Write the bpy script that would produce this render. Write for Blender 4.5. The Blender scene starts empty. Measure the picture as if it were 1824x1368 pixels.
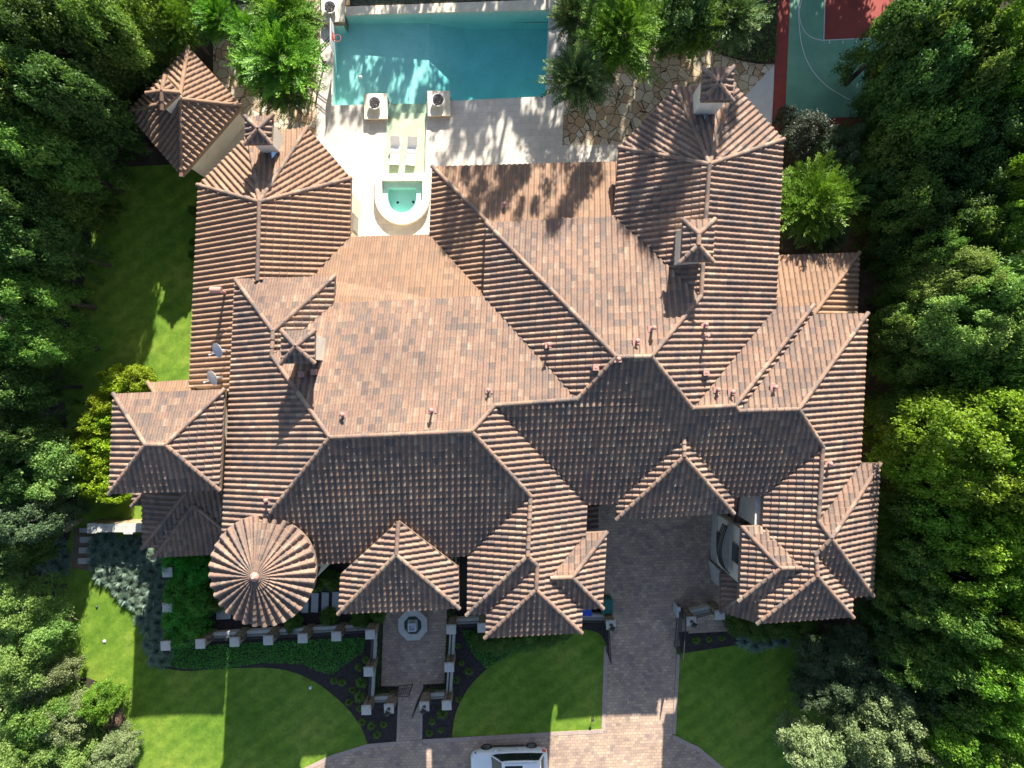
import bpy, math, random
import numpy as np
from mathutils import Vector
from mathutils.geometry import tessellate_polygon
R = math.radians
C = bpy.context.scene.collection
random.seed(7)
# ------------------------------------------------------------ camera, world, sun, exposure
SC, H = 27.5, 47.0            # ground pixels (of the 1824 px wide photo) per metre, camera height
cam = bpy.data.cameras.new('camera'); cam.lens = 36 * SC * H / 1824; cam.sensor_width = 36
cam.clip_start = 0.5; cam.clip_end = 2500
co = bpy.data.objects.new('camera', cam); C.objects.link(co); co.location = (0, 0, H)
bpy.context.scene.camera = co
SUN_EL, SUN_AZ = 27.0, 11.0   # sun stands 11 deg east of the picture's "up", 27 deg high
w = bpy.data.worlds.new('World'); bpy.context.scene.world = w; w.use_nodes = True
nt = w.node_tree; bg = nt.nodes['Background']
sky = nt.nodes.new('ShaderNodeTexSky'); sky.sky_type = 'NISHITA'; sky.sun_disc = False
sky.sun_elevation = R(SUN_EL); sky.sun_rotation = R(SUN_AZ)
nt.links.new(sky.outputs[0], bg.inputs[0]); bg.inputs[1].default_value = 0.072
sl = bpy.data.lights.new('sun', 'SUN'); sl.energy = 5.0; sl.angle = R(0.5); sl.color = (1.0, 0.93, 0.82)
so = bpy.data.objects.new('sun', sl); C.objects.link(so)
a_, e_ = R(SUN_AZ), R(SUN_EL)
d_ = Vector((-math.sin(a_) * math.cos(e_), -math.cos(a_) * math.cos(e_), -math.sin(e_)))
so.rotation_euler = d_.to_track_quat('-Z', 'Y').to_euler()
vs = bpy.context.scene.view_settings
vs.view_transform = 'Standard'; vs.look = 'None'; vs.exposure = 1.68; vs.gamma = 1

def W(px, py, h=0.0):
    f = (1 - h / H) / SC
    return ((px - 912) * f, (684 - py) * f, h)
def W2(px, py, h=0.0):
    f = (1 - h / H) / SC
    return np.array(((px - 912) * f, (684 - py) * f))
AX = np.array((math.cos(R(2.3)), math.sin(R(2.3))))    # the house's east-west line
BX = np.array((math.sin(R(2.5)), math.cos(R(2.5))))    # and its north-south line

# ------------------------------------------------------------ materials
def new_mat(name):
    m = bpy.data.materials.new(name); m.use_nodes = True
    n = m.node_tree.nodes; l = m.node_tree.links
    return m, n, l, n['Principled BSDF']
def ramp(n, stops):
    r = n.new('ShaderNodeValToRGB'); e = r.color_ramp.elements
    while len(e) < len(stops): e.new(0.5)
    for i, (p, c) in enumerate(stops):
        e[i].position = p; e[i].color = (*c, 1)
    return r
def coords(n, l, scale=1.0, kind='Object'):
    t = n.new('ShaderNodeTexCoord'); mp = n.new('ShaderNodeMapping')
    l.new(t.outputs[kind], mp.inputs[0])
    mp.inputs['Scale'].default_value = (scale,) * 3 if not isinstance(scale, tuple) else scale
    return mp
def noise(n, l, co_, scale, detail=6, rough=0.6):
    t = n.new('ShaderNodeTexNoise'); t.inputs['Scale'].default_value = scale
    t.inputs['Detail'].default_value = detail; t.inputs['Roughness'].default_value = rough
    l.new(co_.outputs[0], t.inputs['Vector']); return t
def mix(n, l, a, b, fac, mode='MIX'):
    m = n.new('ShaderNodeMix'); m.data_type = 'RGBA'; m.blend_type = mode
    for s, v in ((0, fac), (6, a), (7, b)):
        if isinstance(v, (int, float)): m.inputs[s].default_value = v
        elif isinstance(v, tuple): m.inputs[s].default_value = (*v, 1)
        else: l.new(v, m.inputs[s])
    return m.outputs[2]
def bump(n, l, p, hgt, dist=0.02, st=0.6):
    b = n.new('ShaderNodeBump'); b.inputs['Distance'].default_value = dist; b.inputs['Strength'].default_value = st
    l.new(hgt, b.inputs['Height']); l.new(b.outputs[0], p.inputs['Normal'])
def mat_noise(name, stops, scale=3, rough=0.8, bmp=0.01, fine=40, metal=0.0):
    m, n, l, p = new_mat(name); c = coords(n, l)
    t = noise(n, l, c, scale); r = ramp(n, stops); l.new(t.outputs[0], r.inputs[0])
    f = noise(n, l, c, fine, 3); fr = ramp(n, [(0.3, (0.82,) * 3), (0.7, (1.12,) * 3)]); l.new(f.outputs[0], fr.inputs[0])
    l.new(mix(n, l, r.outputs[0], fr.outputs[0], 1.0, 'MULTIPLY'), p.inputs['Base Color'])
    p.inputs['Roughness'].default_value = rough; p.inputs['Metallic'].default_value = metal
    if bmp: bump(n, l, p, f.outputs[0], bmp)
    return m
def attr(n, name):
    a = n.new('ShaderNodeAttribute'); a.attribute_name = name; return a
def mat_tile(name, warm=0.0):
    m, n, l, p = new_mat(name)
    a = attr(n, 'rnd')
    r = ramp(n, [(0.0, (0.135, 0.107, 0.096)), (0.08, (0.149, 0.119, 0.107)), (0.20, (0.176, 0.134, 0.113)), (0.38, (0.205, 0.143, 0.115)), (0.55, (0.223, 0.151, 0.117)),
                 (0.74, (0.236, 0.158, 0.120)), (0.88, (0.248, 0.181, 0.139)), (1.0, (0.266, 0.215, 0.170))])
    l.new(a.outputs['Fac'], r.inputs[0])
    c = coords(n, l); t = noise(n, l, c, 0.35, 5); s = ramp(n, [(0.36, (0.82, 0.82, 0.83)), (0.62, (1.10, 1.06, 1.0))]); l.new(t.outputs[0], s.inputs[0])
    c1 = mix(n, l, r.outputs[0], s.outputs[0], 1.0, 'MULTIPLY')
    f = noise(n, l, c, 14, 5); fr = ramp(n, [(0.3, (0.72, 0.72, 0.74)), (0.62, (1.14, 1.12, 1.1))]); l.new(f.outputs[0], fr.inputs[0])
    c2 = mix(n, l, c1, fr.outputs[0], 1.0, 'MULTIPLY')
    g = noise(n, l, c, 1.6, 7, 0.75); gr = ramp(n, [(0.40, (1, 1, 1)), (0.60, (1.0, 1.0, 1.0)), (0.74, (0.66, 0.64, 0.62))]); l.new(g.outputs[0], gr.inputs[0]); c2 = mix(n, l, c2, gr.outputs[0], 1.0, 'MULTIPLY')
    if warm: c2 = mix(n, l, c2, (0.27, 0.160, 0.088), warm)
    l.new(c2, p.inputs['Base Color']); p.inputs['Roughness'].default_value = 0.85
    p.inputs['Specular IOR Level'].default_value = 0.25
    bump(n, l, p, f.outputs[0], 0.01, 0.5)
    return m
def mat_leaf(name, stops, trans=0.35, rough=0.5):
    m, n, l, p = new_mat(name)
    a = attr(n, 'rnd'); r = ramp(n, stops); l.new(a.outputs['Fac'], r.inputs[0])
    oi = n.new('ShaderNodeObjectInfo'); hs = n.new('ShaderNodeHueSaturation')
    mr = n.new('ShaderNodeMapRange'); mr.inputs[3].default_value = 0.485; mr.inputs[4].default_value = 0.515
    l.new(oi.outputs['Random'], mr.inputs[0]); l.new(mr.outputs[0], hs.inputs['Hue'])
    m2 = n.new('ShaderNodeMapRange'); m2.inputs[3].default_value = 0.8; m2.inputs[4].default_value = 1.2
    l.new(oi.outputs['Random'], m2.inputs[0]); l.new(m2.outputs[0], hs.inputs['Value'])
    l.new(r.outputs[0], hs.inputs['Color'])
    l.new(hs.outputs[0], p.inputs['Base Color']); p.inputs['Roughness'].default_value = rough
    p.inputs['Specular IOR Level'].default_value = 0.35
    tr = n.new('ShaderNodeBsdfTranslucent'); l.new(mix(n, l, hs.outputs[0], (1.0, 1.0, 0.35), 0.55, 'MULTIPLY'), tr.inputs[0])
    ms = n.new('ShaderNodeMixShader'); ms.inputs[0].default_value = trans
    l.new(p.outputs[0], ms.inputs[1]); l.new(tr.outputs[0], ms.inputs[2])
    l.new(ms.outputs[0], n['Material Output'].inputs[0])
    return m
M = {}
M['tile'] = mat_tile('terracotta_tile')
M['tile_warm'] = mat_tile('terracotta_tile_warm', 0.42)
M['tile_dark'] = mat_noise('aged_tile', [(0.3, (0.10, 0.07, 0.06)), (0.7, (0.2, 0.13, 0.10))], 2)
M['stucco'] = mat_noise('cream_stucco', [(0.35, (0.60, 0.54, 0.44)), (0.65, (0.70, 0.65, 0.55))], 1.2, 0.9, 0.01, 60)
M['fascia'] = mat_noise('fascia_wood', [(0.3, (0.16, 0.11, 0.08)), (0.7, (0.24, 0.17, 0.12))], 3)
M['cap'] = mat_noise('limestone_cap', [(0.3, (0.40, 0.38, 0.34)), (0.7, (0.54, 0.52, 0.47))], 3, 0.85, 0.01)
M['coping'] = mat_noise('cream_coping', [(0.3, (0.54, 0.47, 0.35)), (0.7, (0.66, 0.60, 0.48))], 2.5, 0.7, 0.01)
M['iron'] = mat_noise('black_iron', [(0.3, (0.02, 0.02, 0.02)), (0.7, (0.04, 0.04, 0.042))], 5, 0.5)
M['white'] = mat_noise('white_metal', [(0.3, (0.74, 0.74, 0.74)), (0.7, (0.8, 0.8, 0.8))], 2, 0.4, 0)
M['dish'] = mat_noise('grey_dish', [(0.3, (0.42, 0.44, 0.47)), (0.7, (0.5, 0.52, 0.55))], 2, 0.45, 0)
M['pink'] = mat_noise('painted_vent', [(0.3, (0.30, 0.16, 0.13)), (0.7, (0.40, 0.22, 0.185))], 4, 0.6, 0)
M['flash'] = mat_noise('sky_tinted_metal_flashing', [(0.3, (0.36, 0.46, 0.62)), (0.7, (0.5, 0.6, 0.75))], 3, 0.25, 0, 40, 0.9)  # blue of the reflected sky is put into the metal's base colour
M['trunk'] = mat_noise('bark', [(0.3, (0.05, 0.04, 0.032)), (0.7, (0.12, 0.10, 0.08))], 6, 0.95, 0.02)
M['soil'] = mat_noise('forest_floor', [(0.3, (0.018, 0.014, 0.010)), (0.55, (0.045, 0.035, 0.024)), (0.75, (0.09, 0.07, 0.048))], 0.7, 0.95, 0.03, 12)
M['dirt'] = mat_noise('bare_dirt', [(0.3, (0.10, 0.065, 0.042)), (0.7, (0.20, 0.13, 0.085))], 1.0, 0.95, 0.03, 25)
M['mulch'] = mat_noise('dark_mulch', [(0.35, (0.014, 0.010, 0.010)), (0.65, (0.045, 0.032, 0.03))], 5, 0.95, 0.04, 30)
M['concrete'] = mat_noise('concrete', [(0.3, (0.50, 0.50, 0.49)), (0.7, (0.60, 0.60, 0.58))], 1.5, 0.85, 0.005)
M['slab'] = mat_noise('stone_slab', [(0.3, (0.34, 0.34, 0.32)), (0.7, (0.44, 0.43, 0.41))], 2.5, 0.85, 0.005)
M['glass'] = mat_noise('window_glass', [(0.3, (0.02, 0.03, 0.035)), (0.7, (0.04, 0.055, 0.06))], 1, 0.06, 0)
M['rubber'] = mat_noise('tyre_rubber', [(0.3, (0.018,) * 3), (0.7, (0.03,) * 3)], 9, 0.8, 0)
M['rim'] = mat_noise('alloy_rim', [(0.3, (0.18,) * 3), (0.7, (0.28,) * 3)], 9, 0.3, 0, 40, 0.8)
M['carglass'] = mat_noise('tinted_car_glass', [(0.3, (0.010, 0.014, 0.016)), (0.7, (0.022, 0.028, 0.03))], 1, 0.03, 0)
M['red'] = mat_noise('red_plastic', [(0.3, (0.6, 0.07, 0.05)), (0.7, (0.7, 0.1, 0.08))], 3, 0.5, 0)
M['bowl'] = mat_noise('white_bowl', [(0.3, (0.66, 0.65, 0.62)), (0.7, (0.76, 0.75, 0.72))], 3, 0.6, 0)
M['lava'] = mat_noise('lava_rock', [(0.35, (0.02, 0.018, 0.018)), (0.65, (0.12, 0.10, 0.095))], 22, 0.9, 0.05, 30)
M['bluebin'] = mat_noise('blue_plastic', [(0.3, (0.01, 0.06, 0.42)), (0.7, (0.015, 0.08, 0.5))], 2, 0.5, 0)
M['greenbin'] = mat_noise('green_plastic', [(0.3, (0.008, 0.10, 0.08)), (0.7, (0.012, 0.13, 0.10))], 2, 0.5, 0)
M['line'] = mat_noise('court_paint_white', [(0.3, (0.62,) * 3), (0.7, (0.7,) * 3)], 3, 0.7, 0)
M['court_g'] = mat_noise('court_green', [(0.35, (0.12, 0.30, 0.20)), (0.65, (0.165, 0.36, 0.245))], 0.8, 0.75, 0.002, 30)
M['court_r'] = mat_noise('court_red', [(0.35, (0.22, 0.032, 0.024)), (0.65, (0.29, 0.046, 0.034))], 0.8, 0.75, 0.002, 30)
M['plaster'] = mat_noise('pool_plaster', [(0.35, (0.50, 0.70, 0.60)), (0.65, (0.60, 0.78, 0.69))], 0.8, 0.8, 0.0, 20)
M['ledge'] = mat_noise('pebble_ledge', [(0.35, (0.50, 0.47, 0.30)), (0.65, (0.58, 0.55, 0.38))], 1.5, 0.8, 0.0, 35)
# lawn
def mat_lawn():
    m, n, l, p = new_mat('lawn_grass'); c = coords(n, l)
    t = noise(n, l, c, 0.25, 5); r = ramp(n, [(0.32, (0.095, 0.185, 0.018)), (0.5, (0.145, 0.235, 0.028)), (0.68, (0.215, 0.275, 0.045))]); l.new(t.outputs[0], r.inputs[0])
    t2 = noise(n, l, c, 1.7, 6, 0.7); r2 = ramp(n, [(0.34, (0.66, 0.76, 0.66)), (0.60, (1.12, 1.1, 1.1)), (0.76, (1.6, 1.28, 1.5))]); l.new(t2.outputs[0], r2.inputs[0])
    t3 = noise(n, l, c, 28, 4, 0.8); r3 = ramp(n, [(0.3, (0.55, 0.6, 0.5)), (0.7, (1.3, 1.3, 1.2))]); l.new(t3.outputs[0], r3.inputs[0])
    # mowing stripes, as cut
    wv = n.new('ShaderNodeTexWave'); wv.inputs['Scale'].default_value = 0.32; wv.inputs['Distortion'].default_value = 1.2
    wv.inputs['Detail'].default_value = 2; mp = coords(n, l); mp.inputs['Rotation'].default_value = (0, 0, R(52)); l.new(mp.outputs[0], wv.inputs[0])
    r4 = ramp(n, [(0.2, (0.88, 0.92, 0.90)), (0.8, (1.08, 1.06, 1.05))]); l.new(wv.outputs[0], r4.inputs[0])
    a = mix(n, l, r.outputs[0], r2.outputs[0], 1.0, 'MULTIPLY'); b = mix(n, l, a, r3.outputs[0], 1.0, 'MULTIPLY')
    l.new(mix(n, l, b, r4.outputs[0], 1.0, 'MULTIPLY'), p.inputs['Base Color'])
    p.inputs['Roughness'].default_value = 0.85; p.inputs['Specular IOR Level'].default_value = 0.2
    bump(n, l, p, t3.outputs[0], 0.06, 0.8)
    return m
M['lawn'] = mat_lawn()
def mat_brick():
    m, n, l, p = new_mat('brick_pavers'); c = coords(n, l); c.inputs['Rotation'].default_value = (0, 0, R(-2.3))
    b = n.new('ShaderNodeTexBrick'); l.new(c.outputs[0], b.inputs['Vector']); b.inputs['Scale'].default_value = 1
    b.inputs['Brick Width'].default_value = 0.30; b.inputs['Row Height'].default_value = 0.20; b.inputs['Mortar Size'].default_value = 0.012
    b.inputs['Color1'].default_value = (0.0, 0, 0, 1); b.inputs['Color2'].default_value = (1, 1, 1, 1); b.inputs['Mortar'].default_value = (0.5, 0.5, 0.5, 1)
    v = n.new('ShaderNodeTexVoronoi'); v.inputs['Scale'].default_value = 1.9; v.distance = 'CHEBYCHEV'; v.inputs['Randomness'].default_value = 0.8; l.new(c.outputs[0], v.inputs['Vector'])
    sp = n.new('ShaderNodeSeparateColor'); l.new(v.outputs['Color'], sp.inputs[0])
    sb = n.new('ShaderNodeSeparateColor'); l.new(b.outputs['Color'], sb.inputs[0])
    ad = n.new('ShaderNodeMath'); ad.operation = 'MULTIPLY_ADD'; l.new(sb.outputs[0], ad.inputs[0]); ad.inputs[1].default_value = 0.55
    ml = n.new('ShaderNodeMath'); ml.operation = 'MULTIPLY'; ml.inputs[1].default_value = 0.45; l.new(sp.outputs[0], ml.inputs[0]); l.new(ml.outputs[0], ad.inputs[2])
    r = ramp(n, [(0.05, (0.25, 0.185, 0.16)), (0.3, (0.33, 0.23, 0.175)), (0.5, (0.38, 0.275, 0.205)), (0.7, (0.44, 0.305, 0.21)), (0.95, (0.51, 0.385, 0.275))])
    l.new(ad.outputs[0], r.inputs[0])
    col = mix(n, l, r.outputs[0], (0.22, 0.18, 0.16), b.outputs['Fac'])
    f = noise(n, l, c, 18, 4); fr = ramp(n, [(0.3, (0.82,) * 3), (0.7, (1.12,) * 3)]); l.new(f.outputs[0], fr.inputs[0])
    g = noise(n, l, c, 0.4, 4); gr = ramp(n, [(0.35, (0.88,) * 3), (0.65, (1.08,) * 3)]); l.new(g.outputs[0], gr.inputs[0])
    c2 = mix(n, l, col, fr.outputs[0], 1.0, 'MULTIPLY'); l.new(mix(n, l, c2, gr.outputs[0], 1.0, 'MULTIPLY'), p.inputs['Base Color'])
    p.inputs['Roughness'].default_value = 0.85; bump(n, l, p, b.outputs['Fac'], 0.01, -0.5)
    return m
M['brick'] = mat_brick()
M['soldier'] = mat_noise('soldier_course', [(0.3, (0.32, 0.24, 0.205)), (0.7, (0.44, 0.34, 0.28))], 6, 0.85, 0.01, 20)
def mat_deck():
    m, n, l, p = new_mat('travertine'); c = coords(n, l); c.inputs['Rotation'].default_value = (0, 0, R(-2.3))
    b = n.new('ShaderNodeTexBrick'); l.new(c.outputs[0], b.inputs['Vector']); b.inputs['Scale'].default_value = 1
    b.inputs['Brick Width'].default_value = 0.61; b.inputs['Row Height'].default_value = 0.41; b.inputs['Mortar Size'].default_value = 0.008
    b.inputs['Color1'].default_value = (0.47, 0.43, 0.375, 1); b.inputs['Color2'].default_value = (0.56, 0.52, 0.46, 1); b.inputs['Mortar'].default_value = (0.36, 0.33, 0.28, 1)
    f = noise(n, l, c, 2.2, 7, 0.7); fr = ramp(n, [(0.3, (0.88, 0.87, 0.85)), (0.7, (1.08,) * 3)]); l.new(f.outputs[0], fr.inputs[0])
    l.new(mix(n, l, b.outputs['Color'], fr.outputs[0], 1.0, 'MULTIPLY'), p.inputs['Base Color']); p.inputs['Roughness'].default_value = 0.7
    return m
M['deck'] = mat_deck()
def mat_stone(name, scale, stops, joint, jw=0.06):
    m, n, l, p = new_mat(name); c = coords(n, l)
    ds = noise(n, l, c, scale * 1.5, 2); va = n.new('ShaderNodeVectorMath'); va.operation = 'MULTIPLY_ADD'
    l.new(ds.outputs['Color'], va.inputs[0]); va.inputs[1].default_value = (0.22 / scale,) * 3; l.new(c.outputs[0], va.inputs[2])
    v = n.new('ShaderNodeTexVoronoi'); v.inputs['Scale'].default_value = scale; l.new(va.outputs[0], v.inputs['Vector'])
    v2 = n.new('ShaderNodeTexVoronoi'); v2.feature = 'DISTANCE_TO_EDGE'; v2.inputs['Scale'].default_value = scale; l.new(va.outputs[0], v2.inputs['Vector'])
    sp = n.new('ShaderNodeSeparateColor'); l.new(v.outputs['Color'], sp.inputs[0]); r = ramp(n, stops); l.new(sp.outputs[0], r.inputs[0])
    e = ramp(n, [(jw * 0.5, (0, 0, 0)), (jw, (1, 1, 1))]); l.new(v2.outputs['Distance'], e.inputs[0])
    f = noise(n, l, c, scale * 5, 6); fr = ramp(n, [(0.3, (0.75,) * 3), (0.7, (1.18,) * 3)]); l.new(f.outputs[0], fr.inputs[0])
    c1 = mix(n, l, r.outputs[0], fr.outputs[0], 1.0, 'MULTIPLY')
    l.new(mix(n, l, joint, c1, e.outputs[0]), p.inputs['Base Color']); p.inputs['Roughness'].default_value = 0.9
    bump(n, l, p, e.outputs[0], 0.04, 0.8)
    return m
M['flag'] = mat_stone('flagstone', 1.75, [(0.0, (0.33, 0.23, 0.13)), (0.25, (0.44, 0.36, 0.25)), (0.5, (0.50, 0.45, 0.34)), (0.75, (0.40, 0.27, 0.15)), (1.0, (0.56, 0.51, 0.41))], (0.06, 0.05, 0.03), 0.035)
M['stone'] = mat_stone('ledge_stone', 6.0, [(0.0, (0.20, 0.14, 0.085)), (0.4, (0.36, 0.26, 0.16)), (0.7, (0.44, 0.34, 0.22)), (1.0, (0.30, 0.22, 0.15))], (0.08, 0.06, 0.045), 0.05)
def mat_water(name, absorb, dens, rip=2.5):
    vol = True
    m, n, l, p = new_mat(name); n.remove(p); out = n['Material Output']
    c = coords(n, l); t = noise(n, l, c, rip, 4, 0.55); b = n.new('ShaderNodeBump'); b.inputs['Distance'].default_value = 0.03; b.inputs['Strength'].default_value = 0.6
    l.new(t.outputs[0], b.inputs['Height'])
    tr = n.new('ShaderNodeBsdfTransparent'); tr.inputs[0].default_value = (0.97, 0.995, 0.985, 1)
    g = n.new('ShaderNodeBsdfGlossy'); g.inputs['Roughness'].default_value = 0.04; l.new(b.outputs[0], g.inputs['Normal'])
    fr = n.new('ShaderNodeFresnel'); l.new(b.outputs[0], fr.inputs['Normal'])
    ge = n.new('ShaderNodeNewGeometry'); io = n.new('ShaderNodeMapRange'); io.inputs[3].default_value = 1.33; io.inputs[4].default_value = 1 / 1.33
    l.new(ge.outputs['Backfacing'], io.inputs[0]); l.new(io.outputs[0], fr.inputs[0])
    ms = n.new('ShaderNodeMixShader'); l.new(fr.outputs[0], ms.inputs[0]); l.new(tr.outputs[0], ms.inputs[1]); l.new(g.outputs[0], ms.inputs[2])
    l.new(ms.outputs[0], out.inputs[0])
    v = n.new('ShaderNodeVolumeAbsorption'); v.inputs[0].default_value = (*absorb, 1); v.inputs[1].default_value = dens; l.new(v.outputs[0], out.inputs[1])
    return m
M['water'] = mat_water('pool_water', (0.04, 0.80, 0.88), 0.25, 3.5)
M['water_dk'] = mat_water('basin_water', (0.1, 0.5, 0.45), 0.9)
def mat_paint():
    m, n, l, p = new_mat('white_car_paint'); c = coords(n, l); t = noise(n, l, c, 2.0, 3)
    r = ramp(n, [(0.3, (0.72, 0.73, 0.74)), (0.7, (0.78, 0.785, 0.79))]); l.new(t.outputs[0], r.inputs[0]); l.new(r.outputs[0], p.inputs['Base Color'])
    p.inputs['Roughness'].default_value = 0.25; p.inputs['Coat Weight'].default_value = 0.8; p.inputs['Coat Roughness'].default_value = 0.04
    return m
M['paint'] = mat_paint()
G = lambda *s: [(i / (len(s) - 1), c) for i, c in enumerate(s)]
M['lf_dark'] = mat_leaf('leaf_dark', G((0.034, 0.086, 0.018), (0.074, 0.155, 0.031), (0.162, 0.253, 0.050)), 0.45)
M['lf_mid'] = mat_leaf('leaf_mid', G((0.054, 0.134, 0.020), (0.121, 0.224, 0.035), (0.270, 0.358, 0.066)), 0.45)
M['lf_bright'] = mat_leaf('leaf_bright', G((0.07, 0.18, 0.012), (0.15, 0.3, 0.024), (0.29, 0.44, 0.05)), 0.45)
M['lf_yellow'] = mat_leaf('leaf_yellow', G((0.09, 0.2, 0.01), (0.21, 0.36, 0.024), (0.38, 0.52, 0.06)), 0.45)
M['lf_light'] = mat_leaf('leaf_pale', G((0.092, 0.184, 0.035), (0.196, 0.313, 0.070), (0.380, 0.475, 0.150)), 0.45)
M['lf_olive'] = mat_leaf('leaf_olive', G((0.11, 0.16, 0.06), (0.21, 0.27, 0.11), (0.38, 0.44, 0.24)), 0.4)
M['lf_odark'] = mat_leaf('leaf_olive_dark', G((0.042, 0.075, 0.033), (0.084, 0.132, 0.057), (0.168, 0.218, 0.121)), 0.4)
M['lf_fir'] = mat_leaf('leaf_feather', G((0.046, 0.094, 0.033), (0.103, 0.171, 0.055), (0.207, 0.275, 0.088)), 0.3)
M['lf_firb'] = mat_leaf('leaf_feather_bright', G((0.06, 0.16, 0.014), (0.11, 0.25, 0.022), (0.2, 0.36, 0.04)), 0.35)
M['lf_hedge'] = mat_leaf('leaf_yellow_hedge', G((0.14, 0.24, 0.010), (0.28, 0.40, 0.02), (0.46, 0.56, 0.05)), 0.45)
M['lf_cover'] = mat_leaf('leaf_ground_cover', G((0.036, 0.184, 0.014), (0.060, 0.299, 0.024), (0.120, 0.414, 0.036)), 0.2)
M['lf_blue'] = mat_leaf('leaf_blue_green', G((0.075, 0.128, 0.098), (0.128, 0.195, 0.150), (0.255, 0.315, 0.210)), 0.2)
M['lf_grey'] = mat_leaf('leaf_grey_brown', G((0.02, 0.034, 0.02), (0.035, 0.052, 0.03), (0.06, 0.08, 0.045)), 0.2)
M['twig'] = mat_noise('bare_twig', [(0.3, (0.16, 0.11, 0.08)), (0.7, (0.28, 0.21, 0.16))], 6, 0.9, 0)

# ------------------------------------------------------------ mesh helpers
class MB:
    """collects polygons and links them as ONE mesh object"""
    def __init__(s): s.v = []; s.f = []; s.r = []; s.mi = []
    def add(s, vs_, fs, r=None, mi=0):
        o = len(s.v); s.v.extend(vs_)
        for f in fs:
            s.f.append([i + o for i in f]); s.r.append(random.random() if r is None else r); s.mi.append(mi)
    def quad(s, a, b, c, d, r=None): s.add([a, b, c, d], [(0, 1, 2, 3)], r)
    def box(s, x0, x1, y0, y1, z0, z1, xf=None, bev=0.0):
        if bev:
            rr = [(x0 + bev, y0), (x1 - bev, y0), (x1, y0 + bev), (x1, y1 - bev), (x1 - bev, y1), (x0 + bev, y1), (x0, y1 - bev), (x0, y0 + bev)]
            ins = lambda q, d: [(min(max(x, x0 + d), x1 - d), min(max(y, y0 + d), y1 - d)) for x, y in q]
            s.rings([[(x, y, z0) for x, y in rr], [(x, y, z1 - bev) for x, y in rr], [(x, y, z1) for x, y in ins(rr, bev)]], xf); return
        p = [(x0, y0, z0), (x1, y0, z0), (x1, y1, z0), (x0, y1, z0), (x0, y0, z1), (x1, y0, z1), (x1, y1, z1), (x0, y1, z1)]
        if xf: p = [xf(q) for q in p]
        s.add(p, [(3, 2, 1, 0), (4, 5, 6, 7), (0, 1, 5, 4), (1, 2, 6, 5), (2, 3, 7, 6), (3, 0, 4, 7)])
    def rings(s, rg, xf=None, cap0=True, cap1=True, closed=True):
        n = len(rg[0]); vv = [tuple(xf(q)) if xf else tuple(q) for r_ in rg for q in r_]; ff = []
        for i in range(len(rg) - 1):
            for j in range(n if closed else n - 1):
                k = (j + 1) % n; ff.append((i * n + j, i * n + k, (i + 1) * n + k, (i + 1) * n + j))
        if cap0: ff.append(tuple(range(n - 1, -1, -1)))
        if cap1: ff.append(tuple((len(rg) - 1) * n + j for j in range(n)))
        s.add(vv, ff)
    def prism(s, poly, z0, z1, top=True, bottom=True):
        """poly: list of (x,y); concave allowed"""
        n = len(poly); area = sum(poly[i][0] * poly[(i + 1) % n][1] - poly[(i + 1) % n][0] * poly[i][1] for i in range(n))
        if area < 0: poly = poly[::-1]
        vv = [(x, y, z0) for x, y in poly] + [(x, y, z1) for x, y in poly]
        s.add(vv, [(i, (i + 1) % n, n + (i + 1) % n, n + i) for i in range(n)])
        tr = tessellate_polygon([[Vector((x, y, 0)) for x, y in poly]])
        for t in tr:
            a, b, c = t
            if (poly[b][0] - poly[a][0]) * (poly[c][1] - poly[a][1]) - (poly[c][0] - poly[a][0]) * (poly[b][1] - poly[a][1]) < 0: b, c = c, b
            if top: s.add([vv[n + a], vv[n + b], vv[n + c]], [(0, 1, 2)])
            if bottom: s.add([vv[a], vv[b], vv[c]], [(2, 1, 0)])
    def tube(s, pts, rad, n=6, cap=True):
        pts = [Vector(p) for p in pts]; rads = rad if isinstance(rad, (list, tuple)) else [rad] * len(pts); rg = []
        for i, p in enumerate(pts):
            t = (pts[min(i + 1, len(pts) - 1)] - pts[max(i - 1, 0)]).normalized()
            u = t.cross(Vector((0, 0, 1)) if abs(t.z) < 0.95 else Vector((1, 0, 0))).normalized(); v = u.cross(t)
            rg.append([tuple(p + (u * math.cos(2 * math.pi * k / n) - v * math.sin(2 * math.pi * k / n)) * rads[i]) for k in range(n)])
        s.rings(rg, cap0=cap, cap1=cap)
    def lathe(s, prof, n=24, xf=None):
        s.rings([[(r_ * math.cos(2 * math.pi * k / n), r_ * math.sin(2 * math.pi * k / n), z) for k in range(n)] for r_, z in prof], xf)
    def build(s, name, mat, parent=None, smooth=False):
        me = bpy.data.meshes.new(name); me.from_pydata(s.v, [], s.f); me.materials.append(M[mat] if isinstance(mat, str) else mat)
        at = me.attributes.new('rnd', 'FLOAT', 'FACE'); at.data.foreach_set('value', s.r)
        if smooth: me.polygons.foreach_set('use_smooth', [True] * len(me.polygons))
        me.update(); o = bpy.data.objects.new(name, me); C.objects.link(o)
        if parent is not None: o.parent = parent; o.matrix_parent_inverse = parent.matrix_basis.inverted() if False else o.matrix_parent_inverse
        return o
def tag(o, label=None, cat=None, group=None, kind=None):
    if label: o['label'] = label
    if cat: o['category'] = cat
    if group: o['group'] = group
    if kind: o['kind'] = kind
    return o
def empty(name, loc=(0, 0, 0), rz=0.0, label=None, cat=None, group=None):
    o = bpy.data.objects.new(name, None); C.objects.link(o); o.location = loc; o.rotation_euler = (0, 0, rz); o.empty_display_size = 0.2
    return tag(o, label, cat, group)
def children(o): return [c for c in bpy.data.objects if c.parent == o]
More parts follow.
